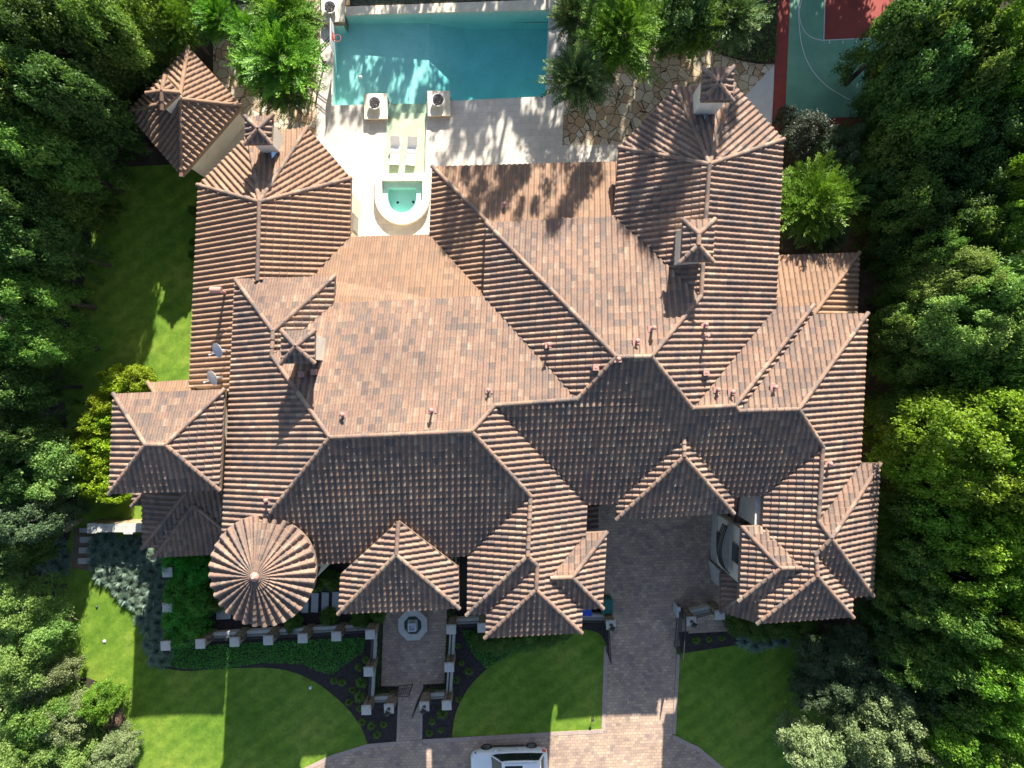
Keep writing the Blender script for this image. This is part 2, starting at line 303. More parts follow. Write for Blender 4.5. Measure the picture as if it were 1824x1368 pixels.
def dup(root, loc, rz=0.0, label=None, scale=None, kids=None):
    r = root.copy(); C.objects.link(r); r.location = loc; r.rotation_euler = (0, 0, rz)
    if scale is not None: r.scale = scale
    if label: r['label'] = label
    for k in (kids if kids is not None else children(root)):
        c = k.copy(); C.objects.link(c); c.parent = r
        if kids is None:
            for g in children(k):
                d = g.copy(); C.objects.link(d); d.parent = c
    return r
def mirror_xf(x0, y0, z0, rz):
    c, s_ = math.cos(rz), math.sin(rz)
    return lambda p: (x0 + p[0] * c - p[1] * s_, y0 + p[0] * s_ + p[1] * c, z0 + p[2])
def sheet(name, loops, z, mat, kind='structure', px=True, lift=0.0):
    """flat sheet from an outline and optional holes, in photo-ground pixels"""
    lp = [[Vector((*(W(x, y)[:2] if px else (x, y)), 0)) for x, y in L] for L in loops]
    flat = [p for L in lp for p in L]; mb = MB()
    for t in tessellate_polygon(lp):
        a, b, c = t; A_, B_, C_ = flat[a], flat[b], flat[c]
        if (B_ - A_).cross(C_ - A_).z < 0: B_, C_ = C_, B_
        mb.add([(A_.x, A_.y, z), (B_.x, B_.y, z), (C_.x, C_.y, z)], [(0, 1, 2)])
    if lift:
        for L in lp:
            for i in range(len(L)):
                a, b = L[i], L[(i + 1) % len(L)]
                mb.add([(a.x, a.y, z), (b.x, b.y, z), (b.x, b.y, z - lift), (a.x, a.y, z - lift)], [(0, 1, 2, 3)])
    o = mb.build(name, mat)
    if kind: o['kind'] = kind
    return o
def spline(pts, n=8, closed=False):
    out = []; m = len(pts)
    rng = range(m if closed else m - 1)
    for i in rng:
        p0, p1, p2, p3 = (pts[(i - 1) % m] if closed or i > 0 else pts[0]), pts[i], pts[(i + 1) % m], (pts[(i + 2) % m] if closed or i < m - 2 else pts[-1])
        for k in range(n):
            t = k / n
            out.append(tuple(0.5 * (2 * p1[j] + (p2[j] - p0[j]) * t + (2 * p0[j] - 5 * p1[j] + 4 * p2[j] - p3[j]) * t * t + (3 * p1[j] - p0[j] - 3 * p2[j] + p3[j]) * t ** 3) for j in (0, 1)))
    if not closed: out.append(pts[-1])
    return out

# ------------------------------------------------------------ ground
POOL = [(597, 47), (612, 46), (613, 28), (978, 18), (972, 172), (760, 182), (757, 308), (684, 310), (692, 186), (592, 188)]
BASIN = [(616, 10), (984, -3), (988, -70), (620, -62)]
def uarc(cx, cy, r, x0, x1, ytop, n=20):
    return [(x0, ytop)] + [(cx - (cx - x0) * math.cos(math.pi * k / n) if k <= n / 2 else cx - (x1 - cx) * math.cos(math.pi * k / n), cy + r * math.sin(math.pi * k / n)) for k in range(n + 1)] + [(x1, ytop)]
SPA_IN = uarc(716, 346, 38.5, 680, 752.5, 321.5)
SPA_OUT = uarc(716, 350, 49.5, 667.5, 765.5, 309.5)
big = [(-16000, -16000), (18000, -16000), (18000, 18000), (-16000, 18000)]
sheet('ground', [big, POOL, BASIN, SPA_IN], 0.0, 'soil')
lawnL = spline([(175, 300), (160, 440), (150, 500), (128, 570), (114, 640), (116, 720), (126, 800), (138, 900), (110, 1000), (96, 1080), (98, 1150), (130, 1195), (190, 1225), (215, 1290), (238, 1368), (250, 1480)], 5)
sheet('lawn', [lawnL + [(500, 1480), (541, 1368), (590, 1345), (655, 1325)] + spline([(655, 1325), (640, 1290), (610, 1253), (560, 1214), (500, 1192), (420, 1190), (330, 1195), (286, 1188)], 5) + [(300, 1100), (420, 900), (430, 400), (360, 290)]], 0.012, 'lawn')
sheet('lawn', [spline([(805, 1313), (812, 1270), (835, 1225), (872, 1188), (920, 1157), (965, 1138), (1000, 1122), (1036, 1121), (1066, 1128), (1082, 1150)], 5) + [(1077, 1300)]], 0.012, 'lawn')
sheet('lawn', [[(1206, 1152), (1215, 1163), (1260, 1152), (1310, 1147), (1380, 1135), (1460, 1130), (1500, 1180), (1470, 1290), (1440, 1480), (1330, 1480), (1290, 1368), (1245, 1330), (1197, 1309)]], 0.012, 'lawn')
sheet('dirt_path', [[(1380, 300), (1500, 300), (1560, 400), (1588, 560), (1592, 800), (1590, 1000), (1596, 1090), (1520, 1130), (1500, 1090), (1500, 500)]], 0.010, 'dirt')
sheet('dirt_path', [[(196, 1232), (206, 1232), (228, 1290), (236, 1330), (226, 1340), (190, 1300), (186, 1250)]], 0.016, 'dirt')
sheet('dirt_path', [[(132, 940), (168, 940), (172, 1010), (160, 1016), (128, 1012)]], 0.018, 'dirt')
# paving
DR = [(1045, 880), (1045, 980), (1086, 1100), (1082, 1150), (1077, 1300), (752, 1317), (706, 1321), (655, 1325), (590, 1345), (541, 1368), (430, 1440), (430, 1700), (1500, 1700), (1400, 1480), (1290, 1368), (1245, 1330), (1197, 1309), (1205, 1152), (1320, 1140), (1316, 1090), (1340, 1080), (1340, 870)]
sheet('driveway', [DR], 0.03, 'brick', lift=0.03)
WALK = [(684, 1070), (797, 1068), (792, 1217), (754, 1219), (752, 1316), (706, 1321), (710, 1222), (679, 1222)]
sheet('entry_path', [WALK], 0.034, 'brick', lift=0.03)
sheet('driveway_bed', [[(1209, 1125), (1322, 1120), (1316, 1148), (1212, 1164)]], 0.037, 'mulch')
sheet('driveway', [[(1206, 1098), (1226, 1097), (1226, 1128), (1297, 1124), (1300, 1092), (1296, 1080), (1206, 1085)]], 0.041, 'brick')
def strip(name, pts, wpx, z, mat, seg=0.22, gap=0.012):
    """a laid soldier course: one block after another along a line"""
    mb = MB()
    P = [np.array(W(x, y)[:2]) for x, y in pts]; hw = wpx / SC / 2; carry = 0
    for a, b in zip(P[:-1], P[1:]):
        L = np.linalg.norm(b - a); d = (b - a) / L; nn = np.array((-d[1], d[0])); k = max(1, round(L / seg)); s_ = L / k
        for i in range(k):
            p = a + d * (i * s_ + gap / 2); q = a + d * ((i + 1) * s_ - gap / 2); zz = z + random.uniform(0, 0.003)
            vv = [p - nn * hw, q - nn * hw, q + nn * hw, p + nn * hw]
            mb.add([(v[0], v[1], zz) for v in vv] + [(v[0], v[1], zz - 0.03) for v in vv], [(0, 1, 2, 3), (4, 5, 1, 0), (5, 6, 2, 1), (6, 7, 3, 2), (7, 4, 0, 3)])
    o = mb.build(name, mat); o['kind'] = 'structure'; return o
strip('paver_edge', [(1079.5, 1150), (1074.5, 1302), (1000, 1306), (754, 1320)], 7, 0.045, 'soldier', 0.12)
strip('paver_edge', [(704, 1324), (655, 1328.5), (591, 1348), (543, 1371), (470, 1415)], 7, 0.045, 'soldier', 0.12)
strip('paver_edge', [(1208, 1165), (1200.5, 1307)], 6, 0.045, 'soldier', 0.12)
strip('paver_edge', [(1199, 1312), (1243, 1333.5), (1286, 1370), (1395, 1480)], 7, 0.045, 'soldier', 0.12)
strip('paver_edge', [(712.5, 1224), (708.5, 1319)], 4, 0.045, 'soldier', 0.12)
strip('paver_edge', [(751.5, 1221), (749.5, 1315)], 4, 0.045, 'soldier', 0.12)
# beds
sheet('flower_bed', [spline([(286, 1188), (330, 1195), (420, 1190), (500, 1192), (560, 1214), (610, 1253), (640, 1290), (655, 1325)], 5) + [(706, 1321), (710, 1222), (679, 1222), (684, 1070), (600, 1000), (300, 1000), (270, 1100)]], 0.016, 'mulch')
sheet('flower_bed', [[(752, 1316)] + spline([(805, 1313), (812, 1270), (835, 1225), (872, 1188), (920, 1157), (965, 1138), (1000, 1122), (1036, 1121), (1066, 1128), (1082, 1150)], 5) + [(1092, 1060), (797, 1068), (792, 1217), (754, 1219)]], 0.016, 'mulch')
# pool deck, flagstone, concrete, court
DECK = [(571, 44), (563.5, 225), (560, 300), (600, 460), (1120, 420), (1130, 300), (1112, 257), (1002, 260), (1003, 217), (1010, 120), (1012, 20), (1013, -80), (571, -80)]
sheet('pool_deck', [DECK, [(597, 47), (612, 46), (611, -64), (992, -76), (990, -5), (978, 18), (972, 172), (760, 182), (757, 308), (684, 310), (692, 186), (592, 188)], SPA_IN], 0.05, 'deck', lift=0.05)
sheet('flagstone_patio', [[(1003, 260), (1003, 90), (1060, 60), (1160, 40), (1200, 60)] + spline([(1230, 78), (1270, 92), (1310, 106), (1350, 114), (1379, 114)], 4) + [(1325, 174), (1200, 300), (1110, 257)]], 0.02, 'flag')
sheet('flagstone_patio', [[(380, 20), (470, 0), (571, 0), (563, 225), (560, 300), (380, 260)]], 0.02, 'flag')
sheet('concrete_pad', [[(1379, 115), (1374, 300), (1300, 300), (1325, 173)]], 0.03, 'concrete', lift=0.03)
sheet('court', [[(1387, -40), (1374, 233), (1700, 226), (1700, -60)]], 0.03, 'court_r', lift=0.03)
sheet('court', [[(1409, -40), (1398, 212), (1700, 204), (1700, -60)]], 0.035, 'court_g')
sheet('court', [[(1470, -40), (1467, 71), (1640, 64), (1640, -60)]], 0.040, 'court_r')
def line_strip(pts, wm, z, mat='line', name='court_line'):
    mb = MB(); P = [np.array(W(x, y)[:2]) for x, y in pts]; hw = wm / 2; L = []
    for i, p in enumerate(P):
        d = P[min(i + 1, len(P) - 1)] - P[max(i - 1, 0)]; d = d / np.linalg.norm(d); nn = np.array((-d[1], d[0])); L.append((p + nn * hw, p - nn * hw))
    for (a, b), (c, d) in zip(L[:-1], L[1:]): mb.quad((a[0], a[1], z), (b[0], b[1], z), (d[0], d[1], z), (c[0], c[1], z))
    return mb
lm = [line_strip(spline([(1427, -30), (1423, 0), (1422, 30), (1428, 82), (1443, 120), (1468, 150), (1493, 167), (1518, 180), (1545, 186), (1580, 187)], 6), 0.05, 0.046),
      line_strip(spline([(1440, -30), (1428, 0), (1423, 25), (1430, 52), (1445, 67), (1465, 72.5)], 6), 0.05, 0.05),
      line_strip([(1470, -40), (1467, 72)], 0.05, 0.046), line_strip([(1465, 72.5), (1600, 66), (1640, 64)], 0.05, 0.048)]
for x in (1477, 1501, 1525): lm.append(line_strip([(x, 73), (x - 0.4, 79)], 0.05, 0.052))
lm.append(line_strip([(1550, 71), (1558, 70.6)], 0.18, 0.054))
mb = MB()
for q in lm: mb.add(q.v, q.f)
o = mb.build('court_line', 'line'); o['kind'] = 'structure'
# pool shell
def shell(mb, poly, zt, zb):
    P = [W(x, y)[:2] for x, y in poly]; n = len(P)
    for i in range(n):
        a, b = P[i], P[(i + 1) % n]; mb.quad((a[0], a[1], zt), (b[0], b[1], zt), (b[0], b[1], zb), (a[0], a[1], zb))
mb = MB(); shell(mb, POOL, 0.05, -2.6)
def floorq(mb, pts): mb.add([W(x, y)[:2] + (z,) for x, y, z in pts], [tuple(range(len(pts)))])
floorq(mb, [(585, 14, -1.0), (760, 10, -1.3), (760, 195, -1.1), (585, 195, -0.9)])
floorq(mb, [(760, 10, -1.3), (830, 10, -2.3), (830, 195, -2.3), (760, 195, -1.1)])
floorq(mb, [(830, 10, -2.3), (990, 10, -2.5), (990, 195, -2.5), (830, 195, -2.3)])
o = mb.build('pool_basin', 'plaster'); o['kind'] = 'structure'
mb = MB()
for i, (y0, y1, z) in enumerate([(178, 197, -0.62), (197, 209, -0.42), (209, 262, -0.26), (262, 312, -0.2)]):
    a, b = W(683, y0), W(764, y1); mb.box(a[0], b[0], b[1], a[1], -2.6, z)
o = mb.build('pool_ledge', 'ledge'); o['kind'] = 'structure'
def inset(P, d):
    n = len(P); A_ = sum(P[i][0] * P[(i + 1) % n][1] - P[(i + 1) % n][0] * P[i][1] for i in range(n))
    if A_ < 0: P = P[::-1]
    out = []
    for i in range(n):
        a, b, c = np.array(P[i - 1]), np.array(P[i]), np.array(P[(i + 1) % n]); u = (b - a) / np.linalg.norm(b - a); v = (c - b) / np.linalg.norm(c - b)
        n1, n2 = np.array((-u[1], u[0])), np.array((-v[1], v[0])); m = n1 + n2; m = m / max(0.35, (m @ m) / 2); out.append(tuple(b + m * d))
    return out
def waterbody(name, poly, zt, zb, mat):
    mb = MB(); mb.prism(inset([W(x, y)[:2] for x, y in poly], -0.012), zb, zt); o = mb.build(name, mat); o['kind'] = 'structure'; return o
def shrink(poly, k):
    cx = sum(p[0] for p in poly) / len(poly); cy = sum(p[1] for p in poly) / len(poly)
    return [(cx + (x - cx) * k, cy + (y - cy) * k) for x, y in poly]
waterbody('water', POOL, -0.06, -2.62, 'water')
mb = MB(); shell(mb, BASIN, 0.05, -1.8); floorq(mb, [(600, 20, -1.5), (1000, 20, -1.5), (1000, -90, -1.5), (600, -90, -1.5)])
o = mb.build('pool_basin', 'stone'); o['kind'] = 'structure'
waterbody('water', BASIN, -0.9, -1.52, 'water_dk')
# weir wall between the pool and the lower basin
mb = MB(); mb.prism([W(*p)[:2] for p in [(611, 13), (981, 0), (979, 18), (613, 28)]], 0.002, 0.09)
tag(mb.build('weir_wall', 'coping'), 'long pale stone overflow wall at the far side of the pool', 'wall')
# raised spa
spa = empty('spa', W(716, 350), 0, 'raised horseshoe shaped spa with cream rim and aqua water', 'spa')
sx, sy = spa.location[:2]
mb = MB(); SI = [W(x, y, .45)[:2] for x, y in SPA_IN]; SO = [W(x, y, .45)[:2] for x, y in SPA_OUT]
k = len(SI)
for i in range(k):
    j = (i + 1) % k
    a, b, c, d = SO[i], SO[j], SI[j], SI[i]; zz = 0.45 if j else 0.39
    l3 = lambda q, z: (q[0] - sx, q[1] - sy, z)
    mb.add([l3(a, zz), l3(b, zz), l3(c, zz), l3(d, zz)], [(3, 2, 1, 0)], 0.5)
    mb.add([l3(a, 0.05), l3(b, 0.05), l3(b, zz), l3(a, zz)], [(3, 2, 1, 0)], 0.5)
    mb.add([l3(d, zz), l3(c, zz), l3(c, -0.9), l3(d, -0.9)], [(3, 2, 1, 0)], 0.5)
mb.build('rim', 'coping', spa)
mb = MB(); mb.prism([(x - sx, y - sy) for x, y in SI], -0.9, -0.55)
mb.build('floor', 'plaster', spa)
mb = MB(); deep = shrink(SPA_IN, 0.70); k = len(deep); DI = [W(x, y, .0)[:2] for x, y in deep]; 
for i in range(k):
    j = (i + 1) % k; a, b, c, d = SI[i], SI[j], DI[j], DI[i]
    mb.add([l3(a, 0.02), l3(b, 0.02), l3(c, 0.02), l3(d, 0.02)], [(3, 2, 1, 0)], 0.5); mb.add([l3(d, 0.02), l3(c, 0.02), l3(c, -0.6), l3(d, -0.6)], [(3, 2, 1, 0)], 0.5)
mb.build('seat', 'plaster', spa)
mb = MB(); mb.prism(inset([(x - sx, y - sy) for x, y in SI], -0.012), -0.56, 0.36); mb.build('water', 'water', spa)
for x, y in ((706, 357), (734, 356)):
    mb = MB(); q = W(x, y); mb.lathe([(0.09, 0), (0.08, 0.03), (0.03, 0.04)], 10, lambda p: (p[0] + q[0] - sx, p[1] + q[1] - sy, p[2] - 0.55)); mb.build('drain', 'iron', spa)

# ------------------------------------------------------------ roofs
TW, TL = 0.31, 0.365
PROF = [(0.0, 0.0), (0.03, 0.043), (0.10, 0.078), (0.20, 0.102), (0.31, 0.112), (0.42, 0.102), (0.52, 0.078), (0.59, 0.043), (0.62, 0.0), (0.80, -0.018), (1.0, 0.0)]
LIFT = 0.055
def clip(poly, tri):
    for i in range(3):
        a, b = tri[i], tri[(i + 1) % 3]; out = []; n = len(poly)
        if n == 0: return []
        ex, ey = b[0] - a[0], b[1] - a[1]
        s_ = [ex * (p[1] - a[1]) - ey * (p[0] - a[0]) for p in poly]
        for k in range(n):
            p, q, sp, sq = poly[k], poly[(k + 1) % n], s_[k], s_[(k + 1) % n]
            if sp >= 0: out.append(p)
            if (sp >= 0) != (sq >= 0):
                t = sp / (sp - sq); out.append(tuple(p[j] + (q[j] - p[j]) * t for j in range(3)))
        poly = out
    return poly
def tile_tri(mb, T, O, e, g, seed, tw=TW, tl=TL):
    """T: 3 world points (x,y,z). Lays barrel tiles in rows along e and up g."""
    det = e[0] * g[1] - e[1] * g[0]
    def uv(p):
        x, y = p[0] - O[0], p[1] - O[1]
        return ((x * g[1] - y * g[0]) / det / tw, (e[0] * y - e[1] * x) / det / tl)
    t = [uv(p) for p in T]
    ar = (t[1][0] - t[0][0]) * (t[2][1] - t[0][1]) - (t[2][0] - t[0][0]) * (t[1][1] - t[0][1])
    if abs(ar) < 1e-6: return
    if ar < 0: t = [t[0], t[2], t[1]]; T = [T[0], T[2], T[1]]; ar = -ar
    # plane z = a + b u + c v
    A_ = np.array([[1, q[0], q[1]] for q in t]); z0, zu, zv = np.linalg.solve(A_, np.array([p[2] for p in T]))
    i0, i1 = math.floor(min(q[0] for q in t)), math.ceil(max(q[0] for q in t))
    j0, j1 = math.floor(min(q[1] for q in t)), math.ceil(max(q[1] for q in t))
    E = []
    for k in range(3):
        a, b = t[k], t[(k + 1) % 3]; E.append((b[0] - a[0], b[1] - a[1], a[0], a[1]))
    def side(u, v): return min(ex * (v - ay) - ey * (u - ax) for ex, ey, ax, ay in E)
    def world(u, v, z): return (O[0] + e[0] * u * tw + g[0] * v * tl, O[1] + e[1] * u * tw + g[1] * v * tl, z0 + zu * u + zv * v + z)
    flip = det < 0
    for j in range(j0, j1):
        for i in range(i0, i1):
            cs = [side(i, j), side(i + 1, j), side(i + 1, j + 1), side(i, j + 1)]
            inside = min(cs) >= 0
            if not inside:
                if all(ex * (v - ay) - ey * (u - ax) < 0 for ex, ey, ax, ay in E[:1] for u, v in ((i, j), (i + 1, j), (i + 1, j + 1), (i, j + 1))): continue
                if all(ex * (v - ay) - ey * (u - ax) < 0 for ex, ey, ax, ay in E[1:2] for u, v in ((i, j), (i + 1, j), (i + 1, j + 1), (i, j + 1))): continue
                if all(ex * (v - ay) - ey * (u - ax) < 0 for ex, ey, ax, ay in E[2:] for u, v in ((i, j), (i + 1, j), (i + 1, j + 1), (i, j + 1))): continue
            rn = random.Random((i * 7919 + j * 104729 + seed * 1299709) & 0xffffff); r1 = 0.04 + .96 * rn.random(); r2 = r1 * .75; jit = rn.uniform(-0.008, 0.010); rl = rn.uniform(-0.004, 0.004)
            for (ua, pa), (ub, pb) in zip(PROF[:-1], PROF[1:]):
                q = [(i + ua, j, LIFT + jit + pa), (i + ub, j, LIFT + jit + pb), (i + ub, j + 1, rl + pb * 0.80), (i + ua, j + 1, rl + pa * 0.80)]
                if not inside:
                    q = clip(q, t)
                    if len(q) < 3: continue
                vv = [world(*p) for p in q]
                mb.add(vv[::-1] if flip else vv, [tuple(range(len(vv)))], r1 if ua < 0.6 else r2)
                um = i + (ua + ub) / 2
                if inside or side(um, j) >= 0:
                    vv = [world(i + ua, j, -0.03), world(i + ub, j, -0.03), world(i + ub, j, LIFT + jit + pb), world(i + ua, j, LIFT + jit + pa)]
                    mb.add(vv[::-1] if flip else vv, [(0, 1, 2, 3)], r1)
def ridge_mesh(p, q, r=0.125, seg=0.40, lift=0.05):
    mb = MB(); p, q = Vector(p), Vector(q)
    if p.z > q.z: p, q = q, p                     # laid from the low end up
    L = (q - p).length; n = max(1, round(L / seg)); d = (q - p) / n; t = d.normalized()
    s_ = t.cross(Vector((0, 0, 1))).normalized(); u = s_.cross(t).normalized(); N = 8
    for i in range(n):
        a = p + d * i; b = p + d * (i + 1.12) if i < n - 1 else q; rr = random.random(); jz = random.uniform(-0.006, 0.008)
        ra, rb = r, r * 0.84
        def arc(c, rad, l_): return [tuple(c + s_ * (math.cos(math.pi * k / N) * rad) + u * (math.sin(math.pi * k / N) * rad * 0.95 + l_)) for k in range(N + 1)]
        A_, B_ = arc(a, ra, lift + 0.025 + jz), arc(b, rb, lift + jz)
        mb.add(A_ + B_, [(k, k + 1, N + 2 + k, N + 1 + k) for k in range(N)], rr)
        mb.add(A_, [tuple(range(N, -1, -1))], rr)
    return mb
ROOF_TRIS = []; SEED = [1]
class Block:
    """a roof: faces given by an eave line (photo pixels + height) and an outline; corners get one height each"""
    def __init__(s, faces, caps=(), k=0.5):
        s.faces = []; hs = {}
        for F in faces:
            e1, e2, he, poly, mode = F[:5]; kk = F[5] if len(F) > 5 else k
            a, b = W2(*e1, he), W2(*e2, he); d = (b - a) / np.linalg.norm(b - a); n = np.array((-d[1], d[0]))
            c = sum(W2(*p, he) for p in poly) / len(poly)
            if n @ (c - a) < 0: n = -n
            s.faces.append((a, d, n, poly, mode))
            for p in poly:
                P0 = W2(*p, 0); h = (he + kk * (n @ P0 - n @ a)) / (1 + kk * (n @ P0) / H)
                hs.setdefault(p, []).append(h)
        s.h = {p: sum(v) / len(v) for p, v in hs.items()}
        s.caps = caps
    def P(s, p): return W(p[0], p[1], s.h[p])
    def build(s, parent, mat='tile', deck=0.26, name='roof', capmat=None):
        mb = MB(); dk = MB()
        for a, d, n, poly, mode in s.faces:
            SEED[0] += 1
            if mode == 'x': e, g = AX, BX
            elif mode == 'y': e, g = BX, AX
            else: e, g = d, n
            if e @ d < 0: e = -e
            if g @ n < 0: g = -g
            pts = [s.P(p) for p in poly]; v3 = [Vector((x, y, 0)) for x, y, z in pts]
            for tr in tessellate_polygon([v3]):
                T = [pts[i] for i in tr]; ROOF_TRIS.append(T)
                tile_tri(mb, T, a, e, g, SEED[0])
                x0, y0, z0 = T[0]; cr = (T[1][0] - x0) * (T[2][1] - y0) - (T[2][0] - x0) * (T[1][1] - y0)
                if cr < 0: T = [T[0], T[2], T[1]]
                dk.add([(x, y, z - 0.06) for x, y, z in T], [(0, 1, 2)]); dk.add([(x, y, z - deck) for x, y, z in T], [(2, 1, 0)])
            m = len(pts)
            for i in range(m):
                p, q = pts[i], pts[(i + 1) % m]
                if abs(p[2] - q[2]) < 0.35 or True:
                    dk.add([(p[0], p[1], p[2] - deck), (q[0], q[1], q[2] - deck), (q[0], q[1], q[2] - 0.02), (p[0], p[1], p[2] - 0.02)], [(0, 1, 2, 3)])
        rf = mb.build(name, mat, parent)
        dk.build('eave_board', 'fascia', rf)
        for p, q in s.caps:
            ridge_mesh(s.P(p), s.P(q)).build('ridge_cap', capmat or mat, rf)
        return rf
def hit(px, py):
    """height of the roof under a photo pixel"""
    best = 0.0; P0 = W2(px, py, 0)
    for T in ROOF_TRIS:
        A_ = np.array(T); m = np.cross(A_[1] - A_[0], A_[2] - A_[0])
        if abs(m[2]) < 1e-9: continue
        # point = P0*(1-h/H), h
        den = m[2] - (m[0] * P0[0] + m[1] * P0[1]) / H
        h = (m @ A_[0] - m[0] * P0[0] - m[1] * P0[1]) / den
        p = P0 * (1 - h / H); ok = True; sg = 0
        for i in range(3):
            a, b = A_[i], A_[(i + 1) % 3]; c = (b[0] - a[0]) * (p[1] - a[1]) - (b[1] - a[1]) * (p[0] - a[0])
            if sg == 0: sg = 1 if c > 0 else -1
            elif c * sg < -1e-6: ok = False; break
        if ok and h > best: best = h
    return best
house = empty('mansion', (0, 0, 0), 0, 'sprawling tile roofed mansion with many hips, a round tower and tall chimneys', 'house')
U = 7.3; LO = 5.2
SE_ = ((560, 1005), (833, 990))       # main south eave, left
WE = ((419, 497), (395, 959)); EE = ((1046, 899), (1035.7, 1126.5))
E2S = ((1046, 899), (1359, 883)); KE = ((1395, 249), (1384, 500)); RE = ((1545, 558), (1532, 825))
NE1 = ((596, 540), (861, 527)); NE2 = ((866, 397), (1093, 384))
up = Block([
    (*NE1, U, [(588, 779), (840, 768), (881, 722), (1028, 711), (861, 527), (596, 540), (485, 634)], 'x'),
    (*WE, U, [(419, 497), (487, 590), (485, 634), (588, 779), (483, 912), (392, 1014)], 'y'),
    (*SE_, U, [(588, 779), (840, 768), (945, 883), (833, 990), (392, 1014), (483, 912)], 'x'),
    ((419, 497), (597, 492), U, [(419, 497), (597, 492), (487, 590)], 'x'),
    ((597, 492), (595, 541), U, [(597, 492), (596, 540), (485, 634), (487, 590)], 'y'),
    (*EE, U, [(840, 768), (881, 722), (1046, 899), (1035.7, 1126.5), (955, 1050), (957, 1007), (940, 990), (945, 883)], 'y'),
    ((833, 990), (831.5, 1095), U, [(945, 883), (940, 990), (831.5, 1095), (833, 990)], 'y'),
    ((831.5, 1095), (866, 1093), U, [(940, 990), (957, 1007), (866, 1093), (831.5, 1095)], 'x'),
    ((866, 1093), (864, 1135.7), U, [(957, 1007), (955, 1050), (864, 1135.7), (866, 1093)], 'y'),
    ((864, 1135.7), (1035.7, 1126.5), U, [(955, 1050), (864, 1135.7), (1035.7, 1126.5)], 'x'),
    (*E2S, U, [(881, 722), (1028, 711), (1098, 636), (1160, 635), (1233, 727), (1309, 722.5), (1316, 732), (1422, 729), (1465, 796), (1359, 883), (1046, 899)], 'x'),
    (*NE2, U, [(866, 397), (1093, 384), (1248, 528), (1160, 635), (1098, 636)], 'x'),
    ((866, 397), (861, 527), U, [(866, 397), (1098, 636), (1028, 711), (861, 527)], 'y'),
    (*KE, U, [(1395, 249), (1263, 293), (1248, 528), (1160, 635), (1233, 727), (1382, 547)], 'y'),
    ((1102, 263), (1093, 384), U, [(1102, 263), (1263, 293), (1248, 528), (1093, 384)], 'y'),
    ((1102, 263), (1203, 156), U, [(1102, 263), (1203, 156), (1263, 293)], 'p'),
    ((1203, 156), (1307, 151), U, [(1203, 156), (1307, 151), (1263, 293)], 'p'),
    ((1307, 151), (1395, 249), U, [(1307, 151), (1395, 249), (1263, 293)], 'p'),
    ((1382, 547), (1449, 543), U, [(1382, 547), (1449, 543), (1309, 722.5), (1233, 727)], 'x'),
    ((1449, 543), (1447, 560), U, [(1449, 543), (1447, 560), (1316, 732), (1309, 722.5)], 'y'),
    ((1447, 560), (1545, 558), U, [(1447, 560), (1545, 558), (1422, 729), (1316, 732)], 'x'),
    (*RE, U, [(1545, 558), (1422, 729), (1465, 796), (1457, 927), (1532, 825)], 'y'),
    ((1359, 883), (1348, 1110.5), U, [(1465, 796), (1457, 927), (1480, 959), (1453, 987), (1455, 1026), (1348, 1110.5), (1359, 883)], 'y'),
    ((1348, 1110.5), (1518.5, 1099), U, [(1455, 1026), (1348, 1110.5), (1518.5, 1099)], 'x'),
    ((1518.5, 1064), (1518.5, 1099), U, [(1453, 987), (1455, 1026), (1518.5, 1099), (1518.5, 1064)], 'y'),
    ((1518.5, 1064), (1554, 1060), U, [(1480, 959), (1554, 1060), (1518.5, 1064), (1453, 987)], 'x'),
    ((1567, 825), (1554, 1060), U, [(1567, 825), (1480, 959), (1554, 1060)], 'y'),
    ((1532, 825), (1567, 825), U, [(1532, 825), (1567, 825), (1480, 959), (1457, 927)], 'x'),
], [((588, 779), (840, 768)), ((840, 768), (881, 722)), ((881, 722), (1028, 711)), ((588, 779), (485, 634)), ((485, 634), (487, 590)),
    ((487, 590), (419, 497)), ((487, 590), (597, 492)), ((588, 779), (483, 912)), ((840, 768), (945, 883)), ((945, 883), (940, 990)),
    ((940, 990), (831.5, 1095)), ((940, 990), (957, 1007)), ((957, 1007), (955, 1050)), ((955, 1050), (864, 1135.7)), ((955, 1050), (1035.7, 1126.5)),
    ((1028, 711), (1098, 636)), ((1098, 636), (1160, 635)), ((1160, 635), (1233, 727)), ((1233, 727), (1309, 722.5)), ((1309, 722.5), (1316, 732)), ((1316, 732), (1422, 729)),
    ((1422, 729), (1465, 796)), ((1098, 636), (866, 397)), ((1160, 635), (1248, 528)), ((1248, 528), (1263, 293)), ((1263, 293), (1102, 263)),
    ((1263, 293), (1203, 156)), ((1263, 293), (1307, 151)), ((1263, 293), (1395, 249)), ((1449, 543), (1309, 722.5)), ((1545, 558), (1422, 729)),
    ((1465, 796), (1457, 927)), ((1457, 927), (1480, 959)), ((1480, 959), (1453, 987)), ((1453, 987), (1455, 1026)), ((1455, 1026), (1348, 1110.5)),
    ((1455, 1026), (1518.5, 1099)), ((1480, 959), (1554, 1060)), ((1480, 959), (1567, 825))])
up.build(house)
